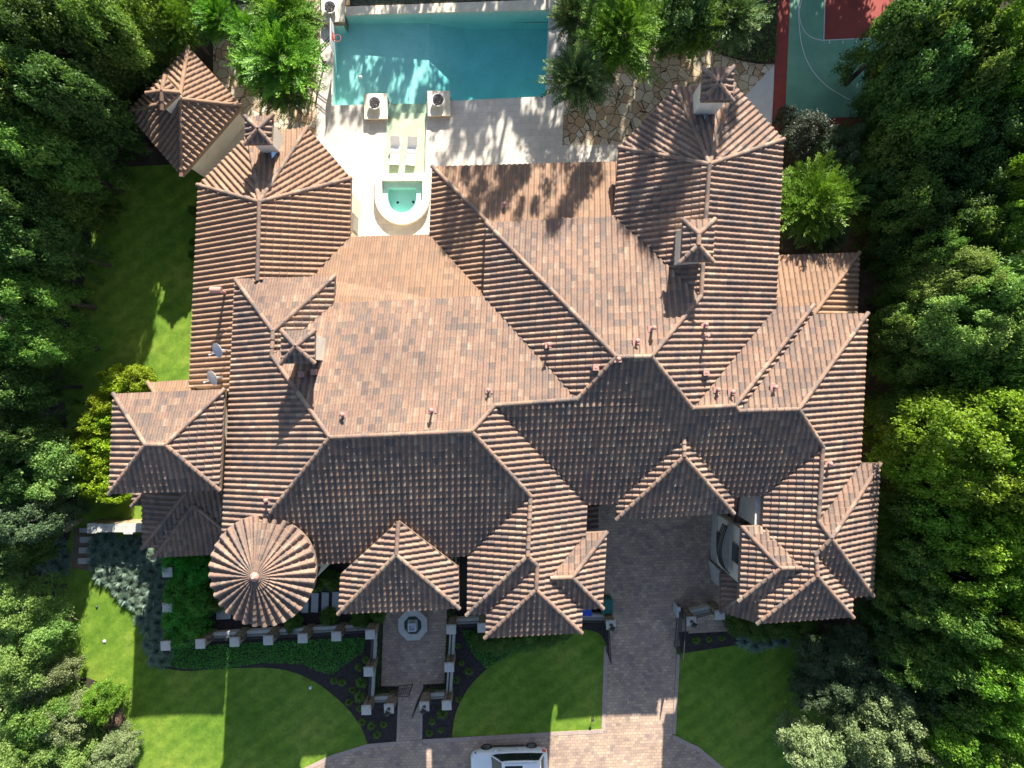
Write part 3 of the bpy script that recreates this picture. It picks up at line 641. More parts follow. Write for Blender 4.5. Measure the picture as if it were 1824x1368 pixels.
Block([
    ((624, 422), (765, 418), LO, [(624, 422), (765, 418), (886, 553), (598, 560), (560, 520), (556, 493)], 'x'),
    ((770, 297), (765, 418), LO, [(770, 297), (885, 412), (888, 556), (765, 418)], 'y'),
    ((770, 297), (1100, 288), LO, [(770, 297), (1100, 288), (1110, 410), (886, 418), (885, 412)], 'x'),
    ((626, 318), (623, 422), LO - .1, [(626, 318), (624, 422), (556, 493), (459, 500), (462.5, 360)], 'y'),
    ((353, 330), (337, 690), LO + .2, [(353, 330), (462.5, 360), (459, 500), (425, 560), (418, 700), (337, 690)], 'y'),
    ((353, 330), (443, 240), LO, [(353, 330), (443, 240), (462.5, 360)], 'p'),
    ((443, 240), (548, 227), LO, [(443, 240), (548, 227), (462.5, 360)], 'p'),
    ((548, 227), (626, 318), LO, [(548, 227), (626, 318), (462.5, 360)], 'p'),
], [((770, 297), (885, 412)), ((462.5, 360), (459, 500)), ((462.5, 360), (353, 330)), ((462.5, 360), (443, 240)), ((462.5, 360), (548, 227)), ((462.5, 360), (626, 318))]).build(house, 'tile_warm', capmat='tile')
Block([
    ((1380, 455), (1530, 450), LO, [(1376, 455), (1530, 450), (1447, 562), (1425, 590), (1370, 590)], 'x'),
    ((1530, 450), (1528, 570), LO, [(1530, 450), (1526, 590), (1425, 590), (1447, 562)], 'y')], [((1530, 450), (1447, 562))]).build(house, 'tile_warm')
Block([((264, 681), (333, 676), LO, [(264, 681), (338, 676), (360, 715), (285, 712)], 'x')], [((264, 681), (285, 712))]).build(house, 'tile_warm')
def gable(ridge0, ridge1, sw, se, w0, e0, h=U, mat='tile'):
    b = Block([(sw, w0, h, [ridge0, ridge1, sw, w0], 'y'), (se, e0, h, [ridge0, ridge1, se, e0], 'y'), (sw, se, h, [ridge1, sw, se], 'x')],
              [(ridge0, ridge1), (ridge1, sw), (ridge1, se)])
    b.build(house, mat); return b
gable((710, 928), (706, 988), (603, 1093), (818, 1083), (607, 1022), (817, 1010))
gable((1218, 779), (1218, 813), (1098, 925), (1306, 914), (1096, 893), (1307, 880))
Block([((1043, 949), (1081, 947), U, [(1043, 949), (1081, 947), (1019, 1028), (980, 1029)], 'x'),
       ((1081, 947), (1073.5, 1083), U, [(1081, 947), (1019, 1028), (1073.5, 1083)], 'y'),
       ((1036.5, 1086), (1073.5, 1083), U, [(980, 1029), (1019, 1028), (1073.5, 1083), (1036.5, 1086)], 'x')],
      [((980, 1029), (1019, 1028)), ((1019, 1028), (1081, 947)), ((1019, 1028), (1073.5, 1083))]).build(house)
Block([((1321, 938), (1360, 936), U, [(1321, 938), (1360, 936), (1422, 1006), (1428, 1011), (1390, 1011.5)], 'x'),
       ((1321, 938), (1315, 1070), U, [(1321, 938), (1390, 1011.5), (1315, 1070)], 'y'),
       ((1315, 1070), (1352, 1070), U, [(1315, 1070), (1390, 1011.5), (1428, 1011), (1352, 1070.5)], 'x')],
      [((1390, 1011.5), (1428, 1011)), ((1390, 1011.5), (1321, 938)), ((1390, 1011.5), (1315, 1070))]).build(house)
Block([((203, 701), (401, 693), 8.0, [(203, 701), (401, 693), (295, 792), (260, 792)], 'x'), ((203, 701), (195, 880), 8.0, [(203, 701), (260, 792), (195, 880)], 'y'),
       ((401, 693), (392, 873), 8.0, [(401, 693), (295, 792), (392, 873)], 'y'), ((195, 880), (392, 873), 8.0, [(195, 880), (260, 792), (295, 792), (392, 873)], 'x')],
      [((203, 701), (260, 792)), ((401, 693), (295, 792)), ((260, 792), (295, 792)), ((195, 880), (260, 792)), ((392, 873), (295, 792))]).build(house)
L2 = 3.9
Block([((253, 860), (254, 976), L2, [(253, 850), (352, 850), (331, 878), (254, 976)], 'y'), ((254, 976), (392, 970), L2, [(254, 976), (331, 878), (352, 850), (400, 848), (394, 970)], 'x')],
      [((331, 878), (254, 976))]).build(house, 'tile')
Block([((275, 993), (275, 970), L2, [(350, 872), (346, 898), (275, 993), (276, 965)], 'y'), ((275, 993), (388, 987), L2, [(346, 898), (275, 993), (388, 987), (402, 945)], 'x'),
       ((402, 900), (402, 945), L2 + .2, [(350, 872), (346, 898), (402, 945), (402, 915)], 'y')],
      [((350, 872), (346, 898)), ((346, 898), (275, 993)), ((346, 898), (402, 945))]).build(house, 'tile')
Block([((236, 901), (236, 880), 3.0, [(236, 901), (262, 872), (262, 860), (236, 862)], 'y'), ((236, 901), (262, 900), 3.0, [(236, 901), (262, 872), (262, 900)], 'x')], [((262, 872), (236, 901))]).build(house, 'tile')
# low lean-to roofs in the shade beside the entrance drive
Block([((1312, 935), (1345, 934), 3.6, [(1308, 878), (1345, 876), (1345, 934), (1308, 936)], 'x', 0.35)]).build(house, 'tile')
Block([((1283, 1025), (1283, 1090), 3.4, [(1283, 1022), (1330, 1020), (1330, 1052), (1283, 1090)], 'y', 0.4), ((1283, 1090), (1350, 1112), 3.4, [(1283, 1090), (1330, 1052), (1352, 1060), (1350, 1110)], 'x', 0.4)],
      [((1283, 1090), (1330, 1052))]).build(house, 'tile')
Block([((1066, 900), (1066, 945), 3.6, [(1040, 890), (1066, 889), (1066, 944), (1040, 946)], 'y', 0.35)]).build(house, 'tile')
# round tower
def tower():
    cx, cy, he = -13.16, -9.86, 8.55; Rr, k = 2.86, 0.5; NR = 33
    mb = MB(); nc = 8
    def pt(ang, r, z): return (cx + r * math.sin(ang) * 0.985, cy + r * math.cos(ang) * 1.03, he + (Rr - r) * k + z)
    for i in range(NR):
        for j in range(nc):
            r1, r0 = Rr * (1 - j / nc), Rr * (1 - (j + 1) / nc) ; r0 = max(r0, 0.12)
            rn = random.random(); rn2 = random.random()
            w1, w0 = 2 * math.pi * r1 / NR, 2 * math.pi * r0 / NR
            for (ua, pa), (ub, pb) in zip(PROF[:-1], PROF[1:]):
                a0, a1 = (i + ua) * 2 * math.pi / NR, (i + ub) * 2 * math.pi / NR
                h1, h0 = 2.1 * w1 / 0.5, 2.1 * w0 / 0.5
                vv = [pt(a0, r1, LIFT + pa * h1), pt(a1, r1, LIFT + pb * h1), pt(a1, r0, pb * h0), pt(a0, r0, pa * h0)]
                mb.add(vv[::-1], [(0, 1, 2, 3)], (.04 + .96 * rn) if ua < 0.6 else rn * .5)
                vv = [pt(a0, r1, -0.03), pt(a1, r1, -0.03), pt(a1, r1, LIFT + pb * h1), pt(a0, r1, LIFT + pa * h1)]
                mb.add(vv[::-1], [(0, 1, 2, 3)], rn)
    rf = mb.build('tower_roof', 'tile', house)
    b = MB(); b.rings([[(cx + r * math.sin(t) * .985, cy + r * math.cos(t) * 1.03, z) for t in [-2 * math.pi * q / 48 for q in range(48)]] for r, z in ((2.2, he - .3), (Rr - .02, he - .24), (Rr - .02, he - .03), (0.05, he + Rr * k - .04))])
    b.build('eave_board', 'fascia', rf)
    c = MB(); c.lathe([(0.26, -0.12), (0.24, 0.02), (0.16, 0.10), (0.10, 0.15), (0.05, 0.30), (0.0, 0.34)], 14, lambda p: (p[0] + cx, p[1] + cy, p[2] + he + Rr * k)); c.build('finial', 'pink', rf, True)
    wl = MB(); wl.rings([[(cx + 2.25 * math.cos(2 * math.pi * q / 40), cy + 2.25 * math.sin(2 * math.pi * q / 40), z) for q in range(40)] for z in (0, he - .2)]); wl.build('tower_wall', 'stucco', house)
    for q in range(7):
        t = R(180 + 25 + q * 22); ww = MB(); ww.box(-0.35, 0.35, -0.04, 0.04, 0, 1.5, mirror_xf(cx + 2.27 * math.cos(t), cy + 2.27 * math.sin(t), 5.6, t + math.pi / 2)); f = ww.build('window', 'fascia', house)
        pn = MB(); pn.box(-0.28, 0.28, -0.055, 0.055, 0.08, 1.42, mirror_xf(cx + 2.27 * math.cos(t), cy + 2.27 * math.sin(t), 5.6, t + math.pi / 2)); pn.build('pane', 'glass', f)
tower()
# walls
WALLS = [
    ([(393, 1012), (419, 499), (597, 493), (596, 540), (861, 528), (900, 760), (833, 990)], U),
    ([(833, 975), (831, 1094), (866, 1093), (864, 1134), (1036, 1126), (1046, 899), (900, 760)], U),
    ([(1030, 950), (1080, 948), (1073, 1082), (1030, 1085)], U),
    ([(866, 397), (1093, 385), (1230, 520), (1384, 547), (1450, 545), (1543, 559), (1532, 826), (1460, 930), (1358, 884), (1046, 898), (900, 760), (861, 528)], U),
    ([(1102, 264), (1203, 157), (1307, 152), (1395, 249), (1382, 560), (1240, 560), (1095, 385)], U),
    ([(1359, 860), (1349, 1109), (1518, 1099), (1519, 1063), (1554, 1059), (1566, 826), (1500, 826), (1440, 780)], U),
    ([(1321, 938), (1370, 936), (1365, 1070), (1316, 1070)], U),
    ([(203, 701), (401, 693), (392, 873), (195, 880)], 8.0),
    ([(607, 990), (603, 1093), (818, 1083), (817, 980)], U),
    ([(353, 330), (443, 240), (548, 228), (626, 318), (622, 440), (450, 520), (425, 690), (337, 690)], LO),
    ([(600, 423), (780, 418), (862, 560), (596, 560)], LO), ([(770, 297), (1110, 289), (1110, 420), (866, 540), (766, 440)], LO),
    ([(1370, 455), (1530, 450), (1526, 575), (1370, 575)], LO), ([(264, 681), (340, 676), (340, 720), (264, 720)], LO),
    ([(254, 860), (255, 975), (390, 972), (398, 860)], L2)]
def inpoly(x, y, P):
    r_ = False
    for i in range(len(P)):
        (x1, y1), (x2, y2) = P[i], P[i - 1]
        if (y1 > y) != (y2 > y) and x < (x2 - x1) * (y - y1) / (y2 - y1) + x1: r_ = not r_
    return r_
WP = [(inset([tuple(W2(*p, h)) for p in poly], 0.5), h) for poly, h in WALLS]
for i, (P, h) in enumerate(WP):
    mb = MB(); mb.prism(P, -0.1, h - 0.02 + 0.01 * (i % 3)); mb.build('wall', 'stucco', house)
    n = len(P)
    for k in range(n):
        a, b = np.array(P[k]), np.array(P[(k + 1) % n]); L = np.linalg.norm(b - a)
        if L < 1.9: continue
        d = (b - a) / L; out = np.array((d[1], -d[0])); rz = math.atan2(d[1], d[0]); cnt = int(L // 2.6) or 1
        for q in range(cnt):
            c = a + d * L * (q + .5) / cnt; t = c + out * 0.7; t2 = c + out * 0.05
            if any(inpoly(t[0], t[1], Q) or inpoly(t2[0], t2[1], Q) for j, (Q, hh) in enumerate(WP) if j != i and hh >= h - 0.1): continue
            for z in ((1.0, 4.3) if h > 6 else (1.0,)):
                if any(inpoly(t[0], t[1], Q) and hh > z for j, (Q, hh) in enumerate(WP) if j != i): continue
                xf = mirror_xf(c[0], c[1], z, rz); f = MB(); f.box(-0.55, 0.55, -0.05, 0.04, 0, 1.6, xf); fo = f.build('window', 'fascia', house)
                g = MB(); g.box(-0.47, 0.47, -0.065, 0.05, 0.08, 1.52, xf); g.build('pane', 'glass', fo)
# chimneys with little tiled hoods
def chimney(corners, apex, h, shaft, cricket=None):
    nw, ne, se, sw = corners
    b = Block([(nw, ne, h, [nw, ne, apex[0]] if len(apex) == 1 else [nw, ne, apex[0]], 'x'), (ne, se, h, [ne, se] + ([apex[1], apex[0]] if len(apex) > 1 else [apex[0]]), 'y'),
               (sw, se, h, [sw, se, apex[-1]], 'x'), (nw, sw, h, [nw, sw] + ([apex[1], apex[0]] if len(apex) > 1 else [apex[0]]), 'y')],
              [(nw, apex[0]), (ne, apex[0]), (se, apex[-1]), (sw, apex[-1])] + ([(apex[0], apex[1])] if len(apex) > 1 else []))
    ch = MB(); P = inset([tuple(W2(*p, h)) for p in corners], shaft); ch.prism(P, 2.0, h - 0.05)
    co_ = ch.build('chimney', 'stucco', house)
    hood = b.build(co_, deck=0.16, name='chimney_hood')
    # flatten the hierarchy: ridge caps and boards of the hood hang on the chimney itself
    for k in children(hood): k.parent = co_
    return co_
nroof = len(ROOF_TRIS)
chimney([(437, 208), (487, 205), (484, 257), (437, 258)], [(453 + 7, 230)], 8.1, 0.22)
chimney([(1251, 122), (1307, 120), (1305, 181), (1248, 181)], [(1280, 148)], 10.6, 0.22)
chimney([(1216, 392), (1273, 391), (1269, 466), (1212, 467)], [(1244.5, 417), (1243.5, 437)], 11.4, 0.2)
chimney([(502, 589), (562, 588), (561, 647), (501, 648)], [(527, 617)], 11.2, 0.22)
del ROOF_TRIS[nroof:]
for pts in ([(477, 269, 7.0), (497, 269, 7.0), (484, 283, 7.15)], [(1246, 194, 8.95), (1268, 193, 8.95), (1256, 213, 9.2)]):
    a, b, c = [W(*p[:2], hit(*p[:2]) + 0.12) for p in pts]; m = ((a[0] + b[0]) / 2, (a[1] + b[1]) / 2, a[2] + 0.35)
    mb = MB(); mb.add([a, b, c, m], [(0, 3, 2), (3, 1, 2), (0, 2, 1), (0, 1, 3)]); mb.build('flashing', 'flash', house)
# roof vents, pipes and dishes
def roof_vent(px, py, kind=0):
    h = hit(px, py); x, y, z = W(px, py, h); mb = MB()
    xf = mirror_xf(x, y, z, R(2.3))
    mb.box(-0.19, 0.19, -0.16, 0.16, 0.04, 0.15, xf)
    ph = (0.42, 0.75, 0.30)[kind]
    mb.lathe([(0.06, 0), (0.06, ph), (0.12, ph), (0.12, ph + 0.04), (0.05, ph + 0.12)], 10, xf)
    if kind == 2: mb.box(-0.15, 0.15, -0.15, 0.15, 0.15, 0.40, xf)
    mb.build('roof_vent', 'pink', house)
for px, py, k in [(613, 738, 0), (771, 730, 1), (871, 695, 0), (478, 889, 0), (977, 615, 1), (1133, 608, 0), (1160, 586, 1), (1254, 579, 0), (1254, 600, 1), (1255, 664, 2),
                  (1276, 694, 0), (1302, 698, 0), (1377, 690, 0), (899, 366, 0), (562, 663, 2), (540, 667, 2), (1060, 655, 2), (1100, 640, 0), (1474, 825, 0)]:
    roof_vent(px, py, k)
def cowl(px, py):
    h = hit(px, py); x, y, z = W(px, py, h); mb = MB(); mb.tube([(x, y, z), (x, y, z + 1.35)], 0.09, 10); mb.tube([(x - 0.3, y, z + 1.35), (x + 0.3, y, z + 1.35)], 0.17, 12)
    mb.build('flue_pipe', 'pink', house)
cowl(402, 522)
def dish(px, py):
    h = hit(px, py); x, y, z = W(px, py, h); mb = MB(); t = Vector((-0.55, -0.35, 0.78)).normalized(); q = t.to_track_quat('Z', 'Y'); c = Vector((x - 0.1, y, z + 0.75))
    mb.lathe([(0.0, 0.0), (0.16, 0.015), (0.30, 0.05), (0.40, 0.10), (0.42, 0.12), (0.40, 0.085), (0.3, 0.03), (0.0, -0.02)], 24, lambda p: tuple(c + q @ Vector(p)))
    o = mb.build('satellite_dish', 'dish', house, True)
    b = MB(); b.tube([(x + 0.12, y, z), (x + 0.1, y, z + 0.55), tuple(c)], 0.03, 8); b.tube([tuple(c + q @ Vector((0, -0.38, 0.05))), tuple(c + q @ Vector((0, -0.3, 0.45)))], 0.015, 6); b.lathe([(0.0, 0), (0.05, 0.02), (0.05, 0.1), (0, 0.12)], 8, lambda p: tuple(c + q @ (Vector(p) + Vector((0, -0.3, 0.42)))))
    b.build('mount', 'dish', o)
dish(403, 624); dish(394, 672)
# porch columns of the drive-through
for px, py in ((1106, 920), (1297, 908)):
    mb = MB(); x, y, _ = W(px, py, U); mb.box(-0.32, 0.32, -0.32, 0.32, 0, 0.5, mirror_xf(x + (0.3 if px < 1200 else -0.3), y + 0.35, 0, R(2))); mb.lathe([(0.24, 0.5), (0.22, 3), (0.2, 7.0)], 16, mirror_xf(x + (0.3 if px < 1200 else -0.3), y + 0.35, 0, 0)); mb.build('column', 'stucco', house)
# balcony beside the drive
mb = MB(); hb = 3.6
arc = spline([(1292, 938), (1284, 960), (1281, 985), (1286, 1008), (1296, 1022)], 5)
poly = [tuple(W2(x, y, hb)) for x, y in arc] + [tuple(W2(1332, 1030, hb)), tuple(W2(1332, 935, hb))]
mb.prism(poly, hb - 0.3, hb); bal = mb.build('balcony', 'cap', house)
mb = MB(); pr = [tuple(W2(x, y, hb + 1)) for x, y in arc]; pr = [(x + 0.12, y) for x, y in pr]
mb.tube([(x, y, hb + 1.0) for x, y in pr], 0.035); mb.tube([(x, y, hb + 0.12) for x, y in pr], 0.03)
for i in range(0, len(pr)):
    x, y = pr[i]; mb.tube([(x, y, hb), (x, y, hb + 1.0)], 0.02, 5)
    if i < len(pr) - 1:
        x2, y2 = pr[i + 1]; mb.tube([(x, y, hb + 0.15), (x2, y2, hb + 0.95)], 0.018, 5); mb.tube([(x2, y2, hb + 0.15), (x, y, hb + 0.95)], 0.018, 5)
mb.build('railing', 'iron', bal)
mb = MB(); mb.prism([tuple(W2(*p, 6.9)) for p in [(1346, 884), (1357, 884), (1355, 936), (1344, 936)]], 0, 6.9); mb.build('parapet', 'cap', house)
mb = MB(); mb.prism([tuple(W2(*p, 1.1)) for p in [(1277, 917), (1281, 917), (1278, 1003), (1274, 1003)]], 0, 1.1); mb.prism([tuple(W2(*p, 1.3)) for p in [(1271, 1005), (1283, 1018), (1282, 1043), (1277, 1043)]], 0, 1.3)
tag(mb.build('garden_wall', 'cap'), 'low pale wall along the right side of the shaded drive court', 'wall')

# ------------------------------------------------------------ garden pavilion, upper left
pav = empty('pavilion', (0, 0, 0), 0, 'square garden pavilion with pyramid tile roof and small chimney beside the woods', 'pavilion')
N_, E_, S_, W_ = (336, 84), (432, 189), (323.5, 314), (227, 201); AP = (321, 177); n0 = len(ROOF_TRIS)
Block([(N_, E_, 4.0, [N_, E_, AP], 'p'), (E_, S_, 4.0, [E_, S_, AP], 'p'), (S_, W_, 4.0, [S_, W_, AP], 'p'), (W_, N_, 4.0, [W_, N_, AP], 'p')], [(N_, AP), (E_, AP), (S_, AP), (W_, AP)]).build(pav, 'tile_warm')
P = inset([tuple(W2(*p, 4.0)) for p in (N_, E_, S_, W_)], 0.55); mb = MB(); mb.prism(P, 0, 3.95); mb.build('wall', 'stucco', pav)
a, b = W2(*E_, 3.8), W2(*S_, 3.8); mb = MB(); d = (b - a) / np.linalg.norm(b - a); nn = np.array((-d[1], d[0]))
if nn @ (W2(500, 400) - a) < 0: nn = -nn
q = [a + d * .3 - nn * .15, b - d * .3 - nn * .15, b - d * .3 + nn * .02, a + d * .3 + nn * .02]; mb.prism([tuple(v) for v in q], 3.55, 3.8); mb.build('gutter', 'cap', pav)
c4 = [(262, 167), (295, 136), (321, 166), (290, 196)]
cb = Block([(c4[0], c4[1], 6.0, [c4[0], c4[1], (289, 163)], 'p'), (c4[1], c4[2], 6.0, [c4[1], c4[2], (289, 163)], 'p'), (c4[2], c4[3], 6.0, [c4[2], c4[3], (289, 163)], 'p'), (c4[3], c4[0], 6.0, [c4[3], c4[0], (289, 163)], 'p')], [(c, (289, 163)) for c in c4])
mb = MB(); mb.prism(inset([tuple(W2(*p, 6.0)) for p in c4], 0.12), 2, 5.95); ch = mb.build('chimney', 'stucco', pav)
hd = cb.build(ch, 'tile_warm', 0.16, 'chimney_hood')
for k in children(hd): k.parent = ch
del ROOF_TRIS[n0:]
# stone counter between pavilion and house
mb = MB(); mb.prism([tuple(W2(*p, 1.2)) for p in [(436, 205), (440, 250), (412, 268), (380, 262), (372, 290), (350, 300), (352, 280), (400, 235)]], 0, 1.2)
tag(mb.build('stone_counter', 'coping'), 'sunlit cream stone counter between the pavilion and the left wing', 'counter')

# ------------------------------------------------------------ pool furniture
def pedestal(px0, py0, px1, py1, h, label, rocks=True, plant=False):
    a, b = W2(px0, py0, h), W2(px1, py1, h); x, y = (a + b) / 2; sxx, syy = abs(b[0] - a[0]) / 2, abs(b[1] - a[1]) / 2
    t = empty('pedestal', (x, y, 0), R(1), label, 'pedestal', 'stone pedestals round the pool')
    mb = MB(); mb.box(-sxx + .05, sxx - .05, -syy + .05, syy - .05, -0.9, h - 0.08); mb.build('base', 'stone', t)
    mb = MB(); mb.box(-sxx, sxx, -syy, syy, h - 0.08, h, bev=0.015); mb.build('top', 'coping', t)
    return x, y, h
def fire_bowl(x, y, z, label, r=0.42):
    t = empty('fire_bowl', (x, y, z), 0, label, 'fire bowl', 'bowls on the pool pedestals')
    mb = MB(); mb.lathe([(0.0, 0.0), (0.2 * r / .42, 0.0), (0.33 * r / .42, 0.12), (r, 0.28), (r, 0.33), (r - 0.05, 0.33), (r - .07, 0.27), (0, 0.26)], 28); mb.build('bowl', 'bowl', t, True)
    mb = MB()
    rn = random.Random(3)
    for _ in range(110):
        a_ = rn.uniform(0, 6.28); rr = (r - 0.1) * math.sqrt(rn.random()); s_ = rn.uniform(0.03, 0.06)
        o_ = (rr * math.cos(a_), rr * math.sin(a_), 0.30 + rn.uniform(0, 0.04)); an = rn.uniform(0, 3)
        mb.lathe([(0, -s_), (s_ * .9, -s_ * .3), (s_, s_ * .3), (0, s_)], 5, mirror_xf(*o_, an))
    mb.build('lava_rock', 'lava', t)
x, y, z = pedestal(648.5, 166.5, 690, 212, 0.45, 'square stone pedestal at the left of the sunken ledge, standing on bare sunlit deck'); fire_bowl(x - .03, y + 0.1, z, 'white round bowl of dark lava rock on the pedestal left of the loungers')
x, y, z = pedestal(761.5, 161.5, 802, 206.5, 0.45, 'square stone pedestal right of the sunken ledge beside dappled deck'); fire_bowl(x - .03, y + 0.1, z, 'white round bowl of dark lava rock on the pedestal right of the loungers')
x, y, z = pedestal(572, -30, 613, 39, 0.5, 'long stone pedestal at the upper left pool corner by the trees'); fire_bowl(x - .12, y - 0.45, z, 'white bowl with leaves hanging into it at the upper left pool corner')
x, y, z = pedestal(977, -45, 1016, 25, 0.5, 'stone pedestal at the upper right pool corner under the feathery trees'); fire_bowl(x - .05, y - 0.35, z, 'dark shaded bowl at the upper right pool corner')
def lounger(label, loc, rz):
    t = empty('pool_lounger', loc, rz, label, 'lounger', 'white loungers standing in the shallow ledge')
    prof = [(-0.88, 0.30), (-0.70, 0.20), (-0.45, 0.15), (-0.2, 0.20), (0.0, 0.27), (0.2, 0.24), (0.4, 0.28), (0.65, 0.46), (0.85, 0.62)]
    mb = MB(); th = 0.06; pr = spline(prof, 4); Wd = 0.31
    rg = [[(-Wd, y_, z_), (Wd, y_, z_), (Wd, y_, z_ - th), (-Wd, y_, z_ - th)] for y_, z_ in pr]
    mb.rings([r_[::-1] for r_ in rg]); mb.build('seat', 'white', t)
    for yy, zz in ((-0.45, 0.12), (0.45, 0.26)):
        b = MB(); b.box(-0.27, 0.27, yy - .12, yy + .12, -0.04, zz, bev=0.02); b.build('leg', 'white', t)
    return t
q = W2(702.5, 267, .3); lounger('white curved lounger in shallow water, the left one nearer the pedestal', (q[0], q[1], -0.18), R(-3))
q = W2(732, 268, .3); lounger('white curved lounger in shallow water, the right one, turned slightly', (q[0], q[1], -0.18), R(-7))
# poolside basketball hoop
bx, by, _ = W(578.5, 114)
t = empty('pool_basketball_hoop', (bx, by, 0.05), 0, 'poolside basketball hoop with white backboard leaning over the left pool edge', 'basketball hoop')
mb = MB(); mb.box(-0.14, 0.14, -0.14, 0.14, 0, 0.12); mb.tube([(0, 0, 0), (-0.08, 0.1, 1.4)], 0.06, 10); mb.build('post', 'iron', t)
mb = MB()
for dy in (-0.08, 0.12): mb.tube([(-0.1, 0.1 + dy, 1.1), (0.95, 0.75 + dy, 1.75)], 0.025); mb.tube([(-0.1, 0.1 + dy, 1.4), (0.95, 0.75 + dy, 2.1)], 0.025)
mb.build('arm', 'iron', t)
mb = MB(); mb.box(0.95, 0.98, 0.0, 1.75, 1.45, 2.4); f = mb.build('backboard', 'white', t)
mb = MB(); mb.box(0.982, 0.99, 0.65, 1.15, 1.65, 2.05); mb.build('target_square', 'red', f)
mb = MB(); mb.tube([(1.22 + 0.22 * math.cos(a_), 0.88 + 0.22 * math.sin(a_), 1.62) for a_ in [i * math.pi / 8 for i in range(17)]], 0.014, 6); mb.box(0.98, 1.05, 0.8, 0.96, 1.55, 1.68); mb.build('rim', 'red', t)
mb = MB(); q = W(642, 137); mb.lathe([(0, -.12), (.08, -.09), (.12, 0), (.08, .09), (0, .12)], 14, mirror_xf(q[0], q[1], -0.03, 0)); tag(mb.build('ball', 'white', None, True), 'small white ball floating in the shallow left half of the pool', 'ball')

# ------------------------------------------------------------ front fence: pillars, low walls, iron rails
PH = 2.1
def pillar_kind():
    t = empty('pillar', (0, 0, 0), 0, 'x', 'pillar', 'stone pillars of the garden fence')
    mb = MB(); mb.box(-0.24, 0.24, -0.24, 0.24, 0, PH - 0.1); mb.build('shaft', 'stone', t)
    mb = MB(); mb.box(-0.30, 0.30, -0.30, 0.30, PH - 0.1, PH - 0.03, bev=0.012); mb.box(-0.27, 0.27, -0.27, 0.27, PH - 0.03, PH, bev=0.015); mb.build('cap', 'cap', t)
    return t
pil = [((297, 1020), 'stone pillar deep among blue grass plants, its pale cap the upper one of the column left of the green shrubs'),
       ((297, 1083), 'stone pillar with pale cap among blue grass plants, middle of the column left of the green shrubs'),
       ((294, 1151), 'stone pillar with pale cap at the outer corner where fence and blue grass plants end'),
       ((356, 1147.5), 'stone pillar with pale cap just below the tall green shrubs, second from the outer corner'),
       ((417, 1144), 'stone pillar with pale cap beside the thin sunlit stripe of ground cover'),
       ((477, 1141), 'stone pillar with pale cap straight below the round tower'),
       ((538.5, 1137.5), 'stone pillar with pale cap below the white stepping slabs, nearer the tower'),
       ((598.5, 1134), 'stone pillar with pale cap below the corner of the entry porch roof'),
       ((659, 1130.5), 'stone pillar with pale cap at the top left corner of the fountain court'),
       ((656, 1197), 'stone pillar with pale cap halfway down the left side of the fountain court'),
       ((652, 1265.5), 'stone pillar with bare pale cap at the bottom left corner of the fountain court'),
       ((692.5, 1263), 'stone pillar carrying a black lantern left of the open entry gate'),
       ((755.7, 1259), 'stone pillar carrying a black lantern right of the open entry gate'),
       ((795.5, 1257), 'stone pillar with bare pale cap at the bottom right corner of the fountain court'),
       ((800, 1189), 'stone pillar with pale cap halfway down the right side of the fountain court'),
       ((803.5, 1121.5), 'stone pillar with pale cap at the top right corner of the fountain court'),
       ((859, 1118.5), 'stone pillar with pale cap partly under the roof tip right of the fountain court'),
       ((1088.5, 1113.5), 'stone pillar carrying a lantern at the left side of the driveway gate'),
       ((1232, 1107.5), 'stone pillar carrying a sunlit lantern at the right side of the driveway gate'),
       ((1283, 1095.5), 'stone pillar with bare grey cap right of the driveway gate by the shrubs')]
p0 = pillar_kind(); pk = children(p0); PB = {}
for i, (pp, lab) in enumerate(pil):
    x, y = W2(*pp, PH); PB[pp] = (x, y)
    if i == 0: p0.location = (x, y, 0); p0.rotation_euler = (0, 0, R(2)); p0['label'] = lab
    else: dup(p0, (x, y, 0), R(2), lab, kids=pk)
def fence(a, b, label, side=1):
    a, b = np.array(PB[a]), np.array(PB[b]); L = np.linalg.norm(b - a); d = (b - a) / L; rz = math.atan2(d[1], d[0])
    t = empty('fence_panel', (*a, 0), rz, label, 'fence', 'low walls with iron railings')
    mb = MB(); mb.box(0.24, L - 0.24, -0.14, 0.14, 0, 0.55); mb.build('wall', 'stucco', t)
    mb = MB(); mb.box(0.24, L - 0.24, -0.19, 0.19, 0.55, 0.62, bev=0.01); mb.build('coping', 'cap', t)
    mb = MB(); mb.tube([(0.24, 0, 0.75), (L - 0.24, 0, 0.75)], 0.018, 5); mb.tube([(0.24, 0, 1.6), (L - 0.24, 0, 1.6)], 0.022, 5); mb.tube([(0.24, 0, 1.35), (L - 0.24, 0, 1.35)], 0.018, 5)
    n = int((L - .48) / 0.13)
    for k in range(n + 1):
        x = 0.24 + (L - .48) * k / max(1, n); mb.tube([(x, 0, 0.62), (x, 0, 1.72)], 0.011, 4)
        if k < n:
            x2 = 0.24 + (L - .48) * (k + 1) / n; mb.tube([(x, 0, 0.78), (x2, 0, 1.33)], 0.010, 4); mb.tube([(x2, 0, 0.78), (x, 0, 1.33)], 0.010, 4)
    mb.build('railing', 'iron', t)
ks = [p for p, _ in pil]
FL = ['railing beside the blue grass plants, the upper run', 'railing beside the blue grass plants, the lower run', 'first run of low wall and railing from the outer corner', 'low wall and railing left of the sunlit stripe of ground cover',
      'low wall and railing between the sunlit stripe and the tower', 'low wall and railing just right below the round tower', 'low wall and railing below the white stepping slabs', 'low wall and railing reaching the top left corner of the fountain court',
      'low wall and railing, upper half of the left side of the fountain court', 'low wall and railing, lower half of the left side of the fountain court', 'short low wall and railing left of the entry gate',
      None, 'short low wall and railing right of the entry gate', 'low wall and railing, lower half of the right side of the fountain court', 'low wall and railing, upper half of the right side of the fountain court', 'low wall and railing right of the court running under the roof tips']
